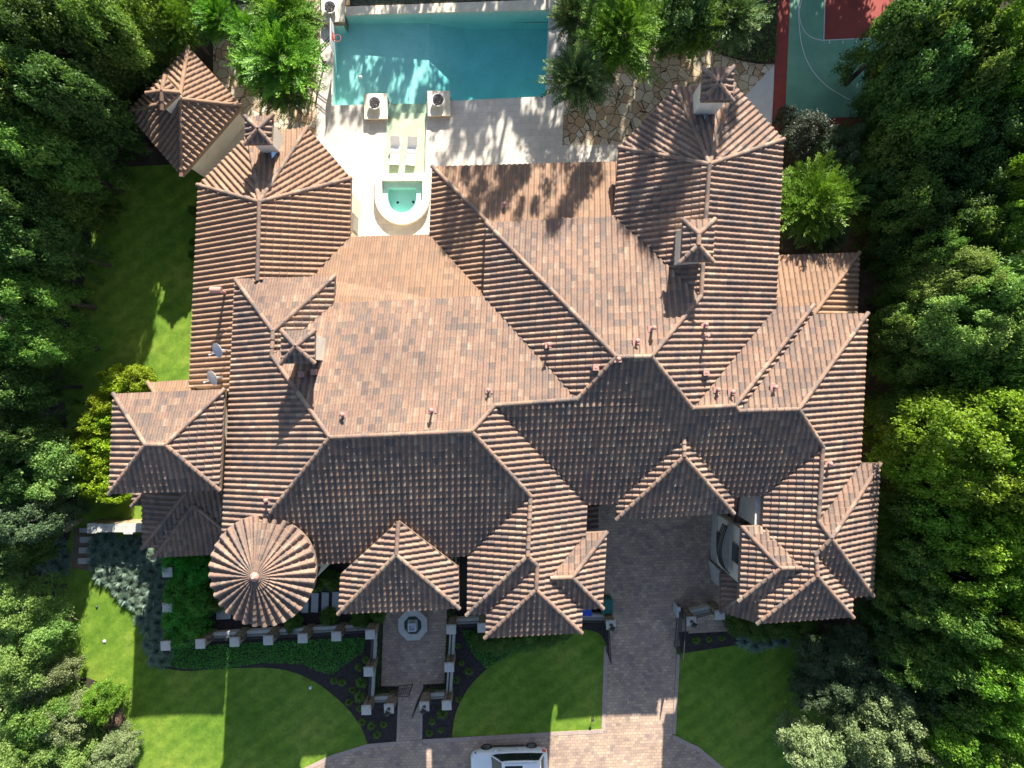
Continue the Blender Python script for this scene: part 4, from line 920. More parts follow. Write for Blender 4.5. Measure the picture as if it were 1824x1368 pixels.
for i, lab in enumerate(FL):
    if lab: fence(ks[i], ks[i + 1], lab)
PB['g'] = tuple(W2(1020, 1113, PH)); fence('g', ks[17], 'low wall and railing beside the bins left of the driveway gate')
fence(ks[18], ks[19], 'low wall and railing right of the driveway gate above the small paved pad')
def lantern(pp, label):
    x, y = PB[pp]; t = empty('lantern', (x, y, PH), R(12), label, 'lantern', 'lanterns on the gate pillars')
    mb = MB(); mb.lathe([(0.11, 0), (0.11, 0.04), (0.03, 0.08), (0.03, 0.2), (0.09, 0.22)], 8)
    for sx_ in (-1, 1):
        for sy_ in (-1, 1): mb.tube([(0.08 * sx_, 0.08 * sy_, 0.22), (0.14 * sx_, 0.14 * sy_, 0.62)], 0.014, 4)
        mb.tube([(0.14 * sx_, 0, 0.45), (0.30 * sx_, 0, 0.6), (0.2 * sx_, 0, 0.72)], 0.012, 4)
    mb.lathe([(0.2, 0.62), (0.2, 0.65), (0.1, 0.78), (0.03, 0.84), (0.03, 0.92), (0, 0.96)], 4); mb.build('frame', 'iron', t)
    mb = MB(); mb.lathe([(0.085, 0.24), (0.14, 0.6)], 4); mb.build('pane', 'dish', t)
lantern(ks[11], 'black lantern on the pillar left of the open entry gate'); lantern(ks[12], 'black lantern on the pillar right of the open entry gate')
lantern(ks[17], 'black lantern on the pillar left of the driveway'); lantern(ks[18], 'lantern catching sunlight on the pillar right of the driveway')
def gate(p, q, h, label, lean=0.0):
    a, b = np.array(W2(*p, h)), np.array(W2(*q, h)); L = np.linalg.norm(b - a); d = (b - a) / L
    t = empty('gate_leaf', (*a, 0.06), math.atan2(d[1], d[0]), label, 'gate', 'open iron gate leaves')
    n = int(L / 0.14); mb = MB(); top = lambda x: h - 0.35 + 0.3 * math.sin(x / L * math.pi / 2)
    mb.tube([(L * k / 10, 0, top(L * k / 10)) for k in range(11)], 0.028, 6); mb.tube([(0, 0, 0.05), (L, 0, 0.05)], 0.025, 6); mb.tube([(0, 0, 0), (0, 0, top(0))], 0.03, 6); mb.tube([(L, 0, 0), (L, 0, top(L))], 0.03, 6); mb.tube([(0, 0, 0.6), (L, 0, 0.6)], 0.02, 5); mb.tube([(0, 0, 1.4), (L, 0, 1.4)], 0.02, 5)
    mb.build('frame', 'iron', t); mb = MB()
    for k in range(n + 1):
        x = L * k / n; mb.tube([(x, 0, 0.05), (x, 0, top(x))], 0.012, 4)
        if k < n: x2 = L * (k + 1) / n; mb.tube([(x, 0, 0.65), (x2, 0, 1.35)], 0.010, 4); mb.tube([(x2, 0, 0.65), (x, 0, 1.35)], 0.010, 4)
    mb.build('bars', 'iron', t)
gate((703, 1243), (728, 1240), 1.9, 'small black entry gate leaf swung inward beside the left lantern pillar')
gate((747, 1250), (734, 1279), 1.9, 'small black entry gate leaf swung outward beside the right lantern pillar')
gate((1086, 1124), (1089, 1182), 2.3, 'tall black driveway gate leaf standing open on the left edge of the drive')
gate((1224, 1098), (1217, 1176), 2.5, 'tall driveway gate leaf standing open on the right, its top rail lit by the sun')
mb = MB(); q = W2(1207.5, 1090, 1.1); mb.box(-.06, .06, -.35, .35, 0, 1.2, mirror_xf(q[0], q[1], 0, R(-2)), bev=0.02); mb.box(-.1, .1, .12, .38, 1.2, 1.4, mirror_xf(q[0], q[1], 0, R(-2)))
tag(mb.build('gate_motor', 'dish'), 'slim pale gate motor post at the edge of the drive beside the right pillar', 'gate motor')
# fountain
fx, fy = W2(735.3, 1113.5, 0.5); t = empty('fountain', (fx, fy, 0.035), R(2), 'octagonal pale stone fountain with dark water and a small pedestal', 'fountain')
def octr(r, z): return [(r * math.cos(R(22.5 + 45 * k)), r * math.sin(R(22.5 + 45 * k)) * 1.04, z) for k in range(8)]
mb = MB(); mb.rings([octr(0.95, 0), octr(0.95, 0.42), octr(1.0, 0.44), octr(1.0, 0.52), octr(0.60, 0.52), octr(0.58, 0.42), octr(0.58, 0.06)], cap0=False, cap1=False); mb.build('rim', 'cap', t)
mb = MB(); mb.rings([octr(0.59, 0.02), octr(0.59, 0.06)]); mb.build('basin', 'greenbin', t)
mb = MB(); mb.rings([octr(0.585, 0.07), octr(0.585, 0.38)]); mb.build('water', 'water', t)
mb = MB(); mb.box(-.3, .3, -.34, .34, 0.06, 0.55, bev=.02); mb.box(-.22, .22, -.24, .24, 0.55, 0.75, bev=.02); mb.build('pedestal', 'slab', t)
mb = MB(); mb.rings([[(s_ * c_, s_ * d__, z) for c_, d__ in ((-1, -1), (1, -1), (1, 1), (-1, 1))] for s_, z in ((0.2, .75), (.26, .9), (.26, .95), (.18, .95), (.16, .8))]); mb.build('bowl', 'dish', t)
# bins by the gate
mb = MB(); q = W2(1046, 1088, 1.0); mb.box(-.26, .26, -.3, .3, 0, .95, mirror_xf(*q, 0, 0)); mb.box(-.29, .29, -.33, .33, .95, 1.03, mirror_xf(*q, 0, 0), bev=.02)
tag(mb.build('wheelie_bin', 'bluebin'), 'blue wheeled bin tucked under the eave behind the fence', 'bin')
mb = MB(); q = W2(1082, 1081, 1.2); mb.box(-.33, .33, -.45, .42, 0, 1.05, mirror_xf(*q, 0, 0)); mb.box(-.36, .36, -.48, .45, 1.05, 1.14, mirror_xf(*q, 0, 0), bev=.04)
tag(mb.build('wheelie_bin', 'greenbin'), 'dark green wheeled bin beside the left driveway pillar', 'bin')
# stone slabs
def slab(px, py, w_, h_, label, rz=R(1.5)):
    mb = MB(); x, y, _ = W(px, py); mb.box(-w_ / 2, w_ / 2, -h_ / 2, h_ / 2, -0.02, 0.055, bev=0.01); o = mb.build('stepping_stone', 'slab'); o.location = (x, y, 0.015); o.rotation_euler = (0, 0, rz); tag(o, label, 'stepping stone', 'stepping stones')
for i, (x, y) in enumerate([(154, 961), (152.5, 980), (150.7, 999)]): slab(x, y, .82, .38, 'grey stepping stone left of the blue grass plants, ' + ('the one nearest the garden wall', 'the middle one of three', 'the one nearest the lawn')[i])
slab(152, 944, .7, .3, 'half hidden grey stepping stone in the gap of the garden wall')
for i, (x, y) in enumerate([(1565, 1025), (1563, 1043), (1554, 1062.5), (1553, 1081)]): slab(x, y, .84, .43, 'pale stepping stone on the dirt strip right of the house, ' + ('farthest up', 'second from the top', 'beside the roof tip', 'lowest')[i])
for i, (x, y) in enumerate([(543.5, 1074), (561, 1073), (579.5, 1072), (598, 1071)]): slab(x, y, .46, 1.25, 'long white slab between tower and entry porch, ' + ('nearest the tower', 'second from the tower', 'third from the tower', 'against the porch roof')[i], R(-2))
mb = MB(); q = [W2(386, 1083), W2(412, 1082), W2(411, 1102), W2(386, 1103)]; mb.prism([tuple(v) for v in q], 0, .07); tag(mb.build('stepping_stone', 'slab'), 'white slab peeking out left of the round tower roof', 'stepping stone')
# stone garden wall, left
def gwall(pts, label):
    mb = MB(); mb.prism([tuple(W2(*p, 1.6)) for p in pts], 0, 1.5); t = mb.build('garden_wall', 'stone'); mb = MB(); c = shrink(pts, 1.0); mb.prism([tuple(W2(*p, 1.6)) for p in c], 1.503, 1.6); mb.build('coping', 'slab', t); tag(t, label, 'wall'); return t
gwall([(155, 932.5), (171, 932), (171, 933), (219, 933.5), (236, 933), (252, 932.5), (252, 947.5), (237, 948), (236, 951.5), (220, 951.5), (219, 948), (172, 948), (171, 950), (155, 950)], 'rough stone garden wall with pale coping blocks left of the shaded lower roof')
gwall([(85, 936), (101, 935), (101, 954), (84, 954)], 'lone stone gate pier with square pale top at the left end of the wall')
mb = MB(); mb.prism([tuple(W2(*p, 1.2)) for p in [(101, 934), (128, 928), (129, 936), (102, 949)]], 0, 1.2); tag(mb.build('garden_wall', 'stone'), 'short rough stone wall stub beside the lone gate pier', 'wall')
# sprinkler heads / flat stones on the lawn
for x, y, s_ in ((186.5, 1142, .11), (173, 1081, .08)):
    mb = MB(); q = W(x, y); mb.lathe([(s_, 0), (s_, .05), (s_ * .6, .08), (0, .08)], 8, mirror_xf(q[0], q[1], 0.01, 0)); tag(mb.build('sprinkler_head', 'dish' if s_ > .09 else 'iron'), 'small grey sprinkler head in the sunlit lawn, ' + ('the lower bigger one' if s_ > .09 else 'the upper dark one'), 'sprinkler')
for x, y, lb in ((555.5, 1221, 'tiny white light spot fixture in the shaded lawn left of the court'), (1054.6, 1278, 'thin black path light in the sunlit strip of lawn by the drive')):
    mb = MB(); q = W(x, y); mb.lathe([(.02, 0), (.02, .35), (.10, .36), (.08, .42), (0, .45)], 10, mirror_xf(q[0], q[1], 0.01, 0)); tag(mb.build('path_light', 'white' if x < 600 else 'iron'), lb, 'path light')

# ------------------------------------------------------------ the car
def suv():
    x, y = W2(907, 1350.5, 0.0); rz = R(181.5)
    t = empty('parked_car', (x, y, 0.035), rz, 'white SUV with black glass parked on the brick drive, cut by the bottom edge', 'car')
    # local: +x is forward, sections from the rear to the nose
    def sec(xx, hw, zb, zs, tuck=0.08):
        return [(xx, -hw + tuck, zb), (xx, -hw + .02, zb + .18), (xx, -hw, zb + .42), (xx, -hw + .03, zs - .12), (xx, -hw + .10, zs - .02), (xx, -hw * .55, zs + .03), (xx, 0, zs + .045),
                (xx, hw * .55, zs + .03), (xx, hw - .10, zs - .02), (xx, hw - .03, zs - .12), (xx, hw, zb + .42), (xx, hw - .02, zb + .18), (xx, hw - tuck, zb)]
    S_ = [(-2.45, .70, .45, .88), (-2.40, .82, .36, 1.00), (-2.28, .92, .30, 1.06), (-2.0, .97, .28, 1.08), (-1.0, .985, .26, 1.08), (0.0, .98, .26, 1.07), (.75, .98, .26, 1.06), (1.2, .975, .27, 1.06), (1.8, .95, .28, 1.02), (2.2, .88, .31, .95), (2.36, .78, .36, .86), (2.44, .62, .42, .74)]
    mb = MB(); mb.rings([sec(*q)[::-1] for q in S_]); mb.build('body', 'paint', t, True)
    def cab(xx, hw, z): return [(xx, -hw, z), (xx, -hw * .6, z + .02), (xx, 0, z + .03), (xx, hw * .6, z + .02), (xx, hw, z)]
    # glasshouse: dark, then the white roof on top
    g = MB(); base = [(-2.22, .84), (-1.2, .88), (0, .88), (.75, .84), (1.15, .76)]; top = [(-1.90, .66), (-1.2, .70), (0, .70), (.35, .68), (.45, .62)]
    n = len(base); lo_ = [(x_, -h_, 1.05) for x_, h_ in base] + [(x_, h_, 1.05) for x_, h_ in base[::-1]]; hi = [(x_, -h_, 1.66) for x_, h_ in top] + [(x_, h_, 1.66) for x_, h_ in top[::-1]]
    g.rings([lo_, hi]); g.build('window', 'carglass', t)
    rf = MB(); r0 = [(x_ + (.0 if i else -.1), -h_ - .02, 1.655) for i, (x_, h_) in enumerate(top)]; r0 = r0 + [(a, -b, c) for a, b, c in r0[::-1]]
    r1 = [(a * .98, b * .95, 1.71) for a, b, c in r0]; r2 = [(a * .93 - .02, b * .8, 1.745) for a, b, c in r0]; rf.rings([r0, r1, r2]); roof = rf.build('roof', 'paint', t, True)
    s2 = MB(); s2.box(-.85, .25, -.42, .42, 1.74, 1.752, bev=.004); s2.build('sunroof', 'carglass', roof)
    for sgn in (-1, 1):
        r_ = MB(); r_.tube([(-1.75, .60 * sgn, 1.73), (-1.6, .62 * sgn, 1.78), (.1, .62 * sgn, 1.78), (.3, .58 * sgn, 1.72)], .022, 6); r_.build('roof_rail', 'dish', roof)
        p = MB(); p.tube([(.42, .63 * sgn, 1.68), (1.18, .80 * sgn, 1.06)], .045, 6); p.build('pillar', 'paint', t)
        p = MB(); p.tube([(-1.9, .66 * sgn, 1.68), (-2.25, .84 * sgn, 1.06)], .07, 6); p.build('pillar', 'paint', t)
        m_ = MB(); m_.rings([[(.82 + a * .07, sgn * (.93 + b), 1.10 + c * .1) for a, c in ((-1, -1), (1, -1), (1, 1), (-1, 1))] for b in (0, .06, .22, .26)]); m_.build('mirror', 'paint', t)
        for xx in (.55, -.55):
            h_ = MB(); h_.box(xx - .1, xx + .1, sgn * 1.0 - .02, sgn * 1.0 + .02, .86, .90); h_.build('door_handle', 'dish', t)
        sl_ = MB(); sl_.box(-1.0, 1.0, sgn * .99 - .03, sgn * .99 + .03, .28, .38); sl_.build('side_sill', 'iron', t)
        hl = MB(); hl.rings([[(2.10, sgn * .91, .72), (2.34, sgn * .74, .68), (2.36, sgn * .72, .80), (2.12, sgn * .88, .90)], [(2.06, sgn * .85, .72), (2.30, sgn * .66, .68), (2.28, sgn * .66, .84), (2.06, sgn * .84, .93)]]); hl.build('headlight', 'carglass', t)
        tl_ = MB(); tl_.rings([[(-2.38, sgn * .88, .78), (-2.18, sgn * .965, .78), (-2.18, sgn * .95, .98), (-2.36, sgn * .86, .98)], [(-2.30, sgn * .75, .78), (-2.1, sgn * .9, .78), (-2.1, sgn * .9, 1.0), (-2.28, sgn * .75, 1.0)]]); tl_.build('tail_light', 'red', t)
        for xx in (1.42, -1.45):
            wh = MB(); wh.rings([[(xx + r_ * math.cos(2 * math.pi * k / 28), sgn * yy, .37 + r_ * math.sin(2 * math.pi * k / 28)) for k in range(28)] for r_, yy in ((.25, .74), (.36, .74), (.375, .80), (.375, .96), (.35, 1.0), (.26, 1.0), (.25, .95))], cap0=False, cap1=False); tyre = wh.build('wheel', 'rubber', t)
            rm = MB(); rm.rings([[(xx + r_ * math.cos(2 * math.pi * k / 28), sgn * yy, .37 + r_ * math.sin(2 * math.pi * k / 28)) for k in range(28)] for r_, yy in ((.255, .93), (.24, .985), (.20, .95), (.05, .94))], cap0=True, cap1=True)
            for k in range(5):
                a_ = 2 * math.pi * k / 5; rm.tube([(xx, sgn * .97, .37), (xx + .24 * math.cos(a_), sgn * .98, .37 + .24 * math.sin(a_))], .03, 5)
            rm.build('rim', 'rim', tyre)
    for xx in (.6, -.45, -1.35):
        for sgn in (-1, 1):
            d_ = MB(); d_.tube([(xx, .885 * sgn, 1.06), (xx - .08, .70 * sgn, 1.66)], .02, 4); d_.build('pillar', 'iron', t)
suv()

# ------------------------------------------------------------ plants
def np_mesh(name, V, F4, rnd, mat):
    me = bpy.data.meshes.new(name); nv, nf = len(V), len(F4)
    me.vertices.add(nv); me.vertices.foreach_set('co', np.asarray(V, np.float32).ravel())
    me.loops.add(nf * 4); me.loops.foreach_set('vertex_index', np.asarray(F4, np.int32).ravel())
    me.polygons.add(nf); me.polygons.foreach_set('loop_start', np.arange(0, nf * 4, 4, dtype=np.int32)); me.polygons.foreach_set('loop_total', np.full(nf, 4, np.int32))
    at = me.attributes.new('rnd', 'FLOAT', 'FACE'); at.data.foreach_set('value', np.asarray(rnd, np.float32))
    me.update(calc_edges=True); me.materials.append(mat); return me
def leaves(P, Nn, size, asp, rng, droop=0.0):
    """rhombic leaves at P facing roughly Nn"""
    n = len(P); Nn = Nn / (np.linalg.norm(Nn, axis=1, keepdims=True) + 1e-9)
    t = rng.normal(size=(n, 3)); t -= (t * Nn).sum(1, keepdims=True) * Nn; t /= np.linalg.norm(t, axis=1, keepdims=True) + 1e-9
    b = np.cross(Nn, t); s_ = (size * rng.uniform(0.65, 1.3, n))[:, None]
    V = np.stack([P - t * s_, P - b * s_ * asp + Nn * s_ * .12, P + t * s_, P + b * s_ * asp + Nn * s_ * .12], 1).reshape(-1, 3)
    return V, np.arange(4 * n).reshape(-1, 4)
def crown_broad(seed, Rc=4.5, zc=8.5, rz=3.4, ncl=90, per=230, cl=(0.85, 1.45), leaf=0.15, sparse=0.0):
    rng = np.random.default_rng(seed); d = rng.normal(size=(ncl * 3, 3)); d /= np.linalg.norm(d, axis=1, keepdims=True); d = d[d[:, 2] > -0.75][:ncl]
    lump = 1 + 0.20 * np.sin(3 * np.arctan2(d[:, 1], d[:, 0]) + seed) + 0.12 * np.sin(5 * np.arctan2(d[:, 1], d[:, 0]) + 2 * seed)
    rad = rng.uniform(0.45, 1.0, len(d)) ** 0.6 * lump; cr = rng.uniform(*cl, len(d)) * (1.15 - 0.3 * rad)
    c = d * rad[:, None] * np.array([Rc - .9, Rc - .9, rz - .5]); c[:, 2] += zc - .25 * rz
    ns = ncl // 4; an = rng.uniform(0, 6.28, ns); rr = Rc * rng.uniform(.15, .6, ns); sk = np.column_stack([rr * np.cos(an), rr * np.sin(an), zc * rng.uniform(.12, .75, ns)])
    c = np.concatenate([c, sk]); d = np.concatenate([d, np.column_stack([np.cos(an), np.sin(an), an * 0 + .2])]); cr = np.concatenate([cr, rng.uniform(*cl, ns)])
    Ps, Ns, Rn = [], [], []
    for k in range(len(c)):
        # each clump is a handful of sprigs pointing out and up; leaves sit along the sprigs
        m = per; sp = rng.normal(size=(16, 3)); sp = sp / np.linalg.norm(sp, axis=1, keepdims=True) + d[k] * .7 + np.array([0, 0, .45]); sp /= np.linalg.norm(sp, axis=1, keepdims=True)
        ix = rng.integers(0, 16, m); u = rng.random(m) ** .5; jt = rng.normal(size=(m, 3)) * .17 * cr[k]
        v = sp[ix] * (u * cr[k])[:, None] + jt
        if sparse: v *= np.array([1.15, 1.15, .8])
        Ps.append(c[k] + v); nn = sp[ix] * .45 + np.array([0, 0, .65]) + rng.normal(size=(m, 3)) * .55; Ns.append(nn)
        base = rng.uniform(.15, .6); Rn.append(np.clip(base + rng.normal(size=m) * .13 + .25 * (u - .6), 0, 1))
    P, N2, Rr = np.concatenate(Ps), np.concatenate(Ns), np.concatenate(Rn)
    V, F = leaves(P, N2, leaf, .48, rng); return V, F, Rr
def crown_feather(seed, Rc=2.6, zc=3.6, rz=2.4, nb=430, leaf=0.125):
    """many arching shoots that leave the middle, each carrying two combs of fine leaflets"""
    rng = np.random.default_rng(seed); Vs, Rn = [], []; off = 0
    for k in range(nb):
        a = rng.uniform(0, 2 * math.pi); el = math.asin(rng.uniform(-.25, 1.0)); d = np.array([math.cos(a) * math.cos(el), math.sin(a) * math.cos(el), math.sin(el)])
        R0 = Rc * rng.uniform(.72, 1.08); p0 = np.array([0, 0, zc - .3]) + d * np.array([R0, R0, rz]) * rng.uniform(.12, .62); L = R0 * rng.uniform(.30, .46)
        dd = d * np.array([1, 1, .75]) + rng.normal(size=3) * .22; dd /= np.linalg.norm(dd); n = int(L / .07); s_ = np.linspace(0, L, n)
        droop = rng.uniform(.02, .13); P = p0 + dd * s_[:, None]; P[:, 2] -= droop * s_ ** 2
        T = np.cross(dd, [0, 0, 1.0]); T /= np.linalg.norm(T) + 1e-9; base = rng.uniform(.1, .75)
        for sg in (-1, 1):
            ll = leaf * 1.75 * (1 - .55 * (s_ / L) ** 2) * rng.uniform(.7, 1.2, n); tip = P + (T * sg * .8 + dd * .55 + rng.normal(size=(n, 3)) * .22) * ll[:, None]
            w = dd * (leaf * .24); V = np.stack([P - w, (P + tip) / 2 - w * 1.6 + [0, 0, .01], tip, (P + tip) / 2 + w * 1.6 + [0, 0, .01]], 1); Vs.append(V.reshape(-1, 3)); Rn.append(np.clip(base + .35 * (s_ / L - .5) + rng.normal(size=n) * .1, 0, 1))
    V = np.concatenate(Vs); F = np.arange(len(V)).reshape(-1, 4); return V, F, np.concatenate(Rn)
def crown_blades(seed, Rc=0.62, n=170):
    rng = np.random.default_rng(seed); Vs, Rn = [], []
    for k in range(n):
        a = rng.uniform(0, 2 * math.pi); el = rng.uniform(.12, 1.35); L = Rc * rng.uniform(.75, 1.25); h = np.array([math.cos(a), math.sin(a), 0]); t = np.array([-h[1], h[0], 0]); pts = []
        for s_ in (0, .4, .75, 1.0):
            pts.append(h * (math.cos(el) * L * s_ + .05) + np.array([0, 0, math.sin(el) * L * s_ - .45 * L * s_ ** 2.2 + .05]))
        wd = (.02, .022, .014, .002); r_ = rng.random()
        for i in range(3):
            Vs.append(np.array([pts[i] - t * wd[i], pts[i] + t * wd[i], pts[i + 1] + t * wd[i + 1], pts[i + 1] - t * wd[i + 1]])); Rn.append(np.clip(r_ * .6 + .2 * i, 0, 1))
    V = np.concatenate(Vs); return V, np.arange(len(V)).reshape(-1, 4), np.array(Rn)
def trunk_mesh(seed, zc, Rc, r0=0.28, limbs=8):
    rn = random.Random(seed); mb = MB(); mb.tube([(0, 0, -.1), (.1 * rn.uniform(-1, 1), .1, zc * .35), (.15, -.1, zc * .7), (0, 0, zc)], [r0 * 1.25, r0, r0 * .8, r0 * .4], 9)
    for k in range(limbs):
        a = k * 2 * math.pi / limbs + rn.uniform(-.3, .3); z0 = zc * rn.uniform(.5, .85); L = Rc * rn.uniform(.3, .5); z1 = z0 + rn.uniform(.2, .45) * Rc
        mb.tube([(.1, 0, z0), (L * .45 * math.cos(a), L * .45 * math.sin(a), z0 + (z1 - z0) * .6), (L * math.cos(a + .15), L * math.sin(a + .15), z1 + .3)], [r0 * .45, r0 * .3, r0 * .1], 6)
    return mb
def tmesh(mb, name='trunk', mat='trunk'):
    o = mb.build(name, mat); me = o.data; bpy.data.objects.remove(o); return me
CR, TR, DIM = {}, {}, {}
def proto(kind, fn, variants, mat, zc_, Rc_, rt, **kw):
    CR[kind] = []; DIM[kind] = (zc_, Rc_)
    for s_ in range(variants):
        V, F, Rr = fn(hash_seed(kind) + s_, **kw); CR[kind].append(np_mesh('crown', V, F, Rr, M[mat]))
    TR[kind] = tmesh(trunk_mesh(hash_seed(kind), zc_, Rc_, rt))
def hash_seed(s_): return sum(ord(c) * (i + 3) for i, c in enumerate(s_)) % 9973
BR = dict(Rc=4.5, zc=8.5, rz=3.7, ncl=105)
proto('dark', crown_broad, 3, 'lf_dark', 8.5, 4.5, .3, **BR, leaf=.16)
proto('mid', crown_broad, 3, 'lf_mid', 8.5, 4.5, .3, **BR, leaf=.16)
proto('bright', crown_broad, 2, 'lf_bright', 8.5, 4.5, .3, **BR, leaf=.15)
proto('yellow', crown_broad, 2, 'lf_yellow', 8.5, 4.5, .3, **BR, leaf=.15)
proto('light', crown_broad, 2, 'lf_light', 8.5, 4.5, .28, **BR, leaf=.14)
proto('olive', crown_broad, 2, 'lf_olive', 5.2, 3.2, .2, Rc=3.2, zc=5.2, rz=3.0, ncl=100, per=230, cl=(.55, .95), leaf=.10)
proto('odark', crown_broad, 2, 'lf_odark', 5.2, 3.2, .2, Rc=3.2, zc=5.2, rz=3.0, ncl=85, per=190, cl=(.55, 1.0), leaf=.10)
proto('grey', crown_broad, 1, 'lf_grey', 3.2, 2.2, .12, Rc=2.2, zc=3.2, rz=1.6, ncl=60, per=120, cl=(.4, .7), leaf=.07)
proto('gap', crown_broad, 2, 'lf_mid', 8.5, 4.5, .2, Rc=4.5, zc=8.5, rz=2.6, leaf=.20, ncl=44, per=90, cl=(.5, 1.0))
proto('feather', crown_feather, 2, 'lf_fir', 3.6, 2.6, .12)
proto('featherb', crown_feather, 2, 'lf_firb', 3.6, 2.6, .12, nb=480)
proto('shrub', crown_broad, 2, 'lf_cover', 1.0, 1.1, .05, Rc=1.9, zc=1.0, rz=1.3, ncl=60, per=170, cl=(.32, .5), leaf=.055)
proto('shrubd', crown_broad, 2, 'lf_mid', 1.0, 1.1, .05, Rc=1.9, zc=1.0, rz=1.3, ncl=60, per=170, cl=(.32, .5), leaf=.055)
proto('shruby', crown_broad, 2, 'lf_hedge', 1.0, 1.1, .05, Rc=1.9, zc=1.0, rz=1.6, ncl=60, per=170, cl=(.30, .5), leaf=.07)
for k in ('shrub', 'shrubd', 'shruby'): DIM[k] = (1.0, 1.15)
TREES = []
cnt = {}
def tree(px, py, rpx, ht, kind, label, group=None, cat=None, name=None):
    if px > 1540 and 200 < py < 640: ht *= {'dark': .85, 'mid': .92}.get(kind, 1.0)
    zc0, Rc = DIM[kind]; shr = kind.startswith('shrub')
    hc = ht * (0.72 if not shr else .6); x, y = W2(px, py, hc); rw = rpx / SC * (1 - hc / H); s_ = rw / Rc * (1.22 if kind.startswith('feather') else 1.06); sz = hc / zc0
    cnt[kind] = cnt.get(kind, -1) + 1; i = cnt[kind]
    cat = cat or ('shrub' if shr else 'tree'); name = name or {'feather': 'feathery_tree', 'featherb': 'feathery_tree', 'shrub': 'garden_shrub', 'shrubd': 'garden_shrub', 'shruby': 'garden_shrub'}.get(kind, 'broadleaf_tree')
    t = empty(name, (x, y, 0), random.uniform(0, 6.28), label, cat, group); t.scale = (s_, s_, sz)
    c = bpy.data.objects.new('crown' if not shr else 'foliage', CR[kind][i % len(CR[kind])]); C.objects.link(c); c.parent = t
    k = bpy.data.objects.new('trunk' if not shr else 'stem', TR[kind]); C.objects.link(k); k.parent = t
    return t
def woods_label(x, y, kind, left):
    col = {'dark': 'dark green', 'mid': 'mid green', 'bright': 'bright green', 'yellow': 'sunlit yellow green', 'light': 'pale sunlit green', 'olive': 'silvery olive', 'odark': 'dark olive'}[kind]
    if left: col = {'dark green': 'darkest', 'mid green': 'slightly lighter'}[col]
    row = (('past the edge' if x < 0 else 'left edge' if x < 52 else 'middle' if x < 100 else 'lawn side' if x < 170 else 'pavilion side') if left else
           ('outermost tree' if x < 1500 else 'house side' if x < 1580 else 'front row' if x < 1636 else 'second row' if x < 1700 else 'third row' if x < 1765 else 'back row' if x < 1808 else 'right edge'))
    lv = [(60, 'in the topmost corner'), (110, 'just below the corner'), (180, 'level with the pavilion roof tip'), (275, 'level with the pavilion chimney'), (360, 'level with the left chimney shadow'), (450, 'beside the upper shaded lawn'), (540, 'beside the middle shaded lawn'), (650, 'level with the satellite dishes'), (720, 'just above the yellow shrubs'), (2000, 'beside the round pale tree')] if left else \
         [(60, 'at the top'), (140, 'beside the court paint lines'), (220, 'beside the lower court'), (290, 'below the court'), (340, 'level with the right chimney shadow'), (400, 'level with the ridge chimney'), (445, 'level with the bright feathery tree'), (490, 'level with the low right roof'), (530, 'level with that low roof edge'), (570, 'level with the upper right gable'),
          (620, 'level with the slanting ridges'), (670, 'level with the pair of vents'), (750, 'level with the right ridge bend'), (800, 'above the pop out roof'), (860, 'level with the pop out roof'), (915, 'level with the balcony top'), (960, 'level with the balcony'), (1010, 'level with the topmost slabs'), (1050, 'level with the stepping slabs'),
          (1110, 'below the stepping slabs'), (1150, 'below the house corner'), (1185, 'beside the upper right lawn'), (1215, 'right of the small lawn patch'), (1255, 'beside the middle right lawn'), (1300, 'beside the lower right lawn'), (2000, 'near the bottom edge')]
    return '%s tree, %s of the %s woods, %s' % (col, row, 'left' if left else 'right', next(p for m, p in lv if y <= m))
GL = 'trees of the left woods'; LL = 'dark green broadleaf tree packed into the shaded woods of the upper left'
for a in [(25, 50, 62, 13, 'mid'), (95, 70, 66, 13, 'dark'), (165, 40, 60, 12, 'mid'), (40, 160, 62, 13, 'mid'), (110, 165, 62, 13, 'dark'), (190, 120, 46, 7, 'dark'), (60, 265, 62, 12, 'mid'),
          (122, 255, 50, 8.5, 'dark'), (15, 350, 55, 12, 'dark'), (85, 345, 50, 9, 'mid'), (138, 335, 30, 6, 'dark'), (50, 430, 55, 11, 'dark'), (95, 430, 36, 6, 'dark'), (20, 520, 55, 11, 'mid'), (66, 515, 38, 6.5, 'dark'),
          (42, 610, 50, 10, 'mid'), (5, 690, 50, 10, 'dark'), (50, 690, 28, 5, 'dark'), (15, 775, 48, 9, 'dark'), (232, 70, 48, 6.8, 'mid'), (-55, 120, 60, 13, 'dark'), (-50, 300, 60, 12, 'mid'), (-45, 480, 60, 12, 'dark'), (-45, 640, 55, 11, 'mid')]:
    tree(*a, woods_label(a[0], a[1], a[4], True), GL)
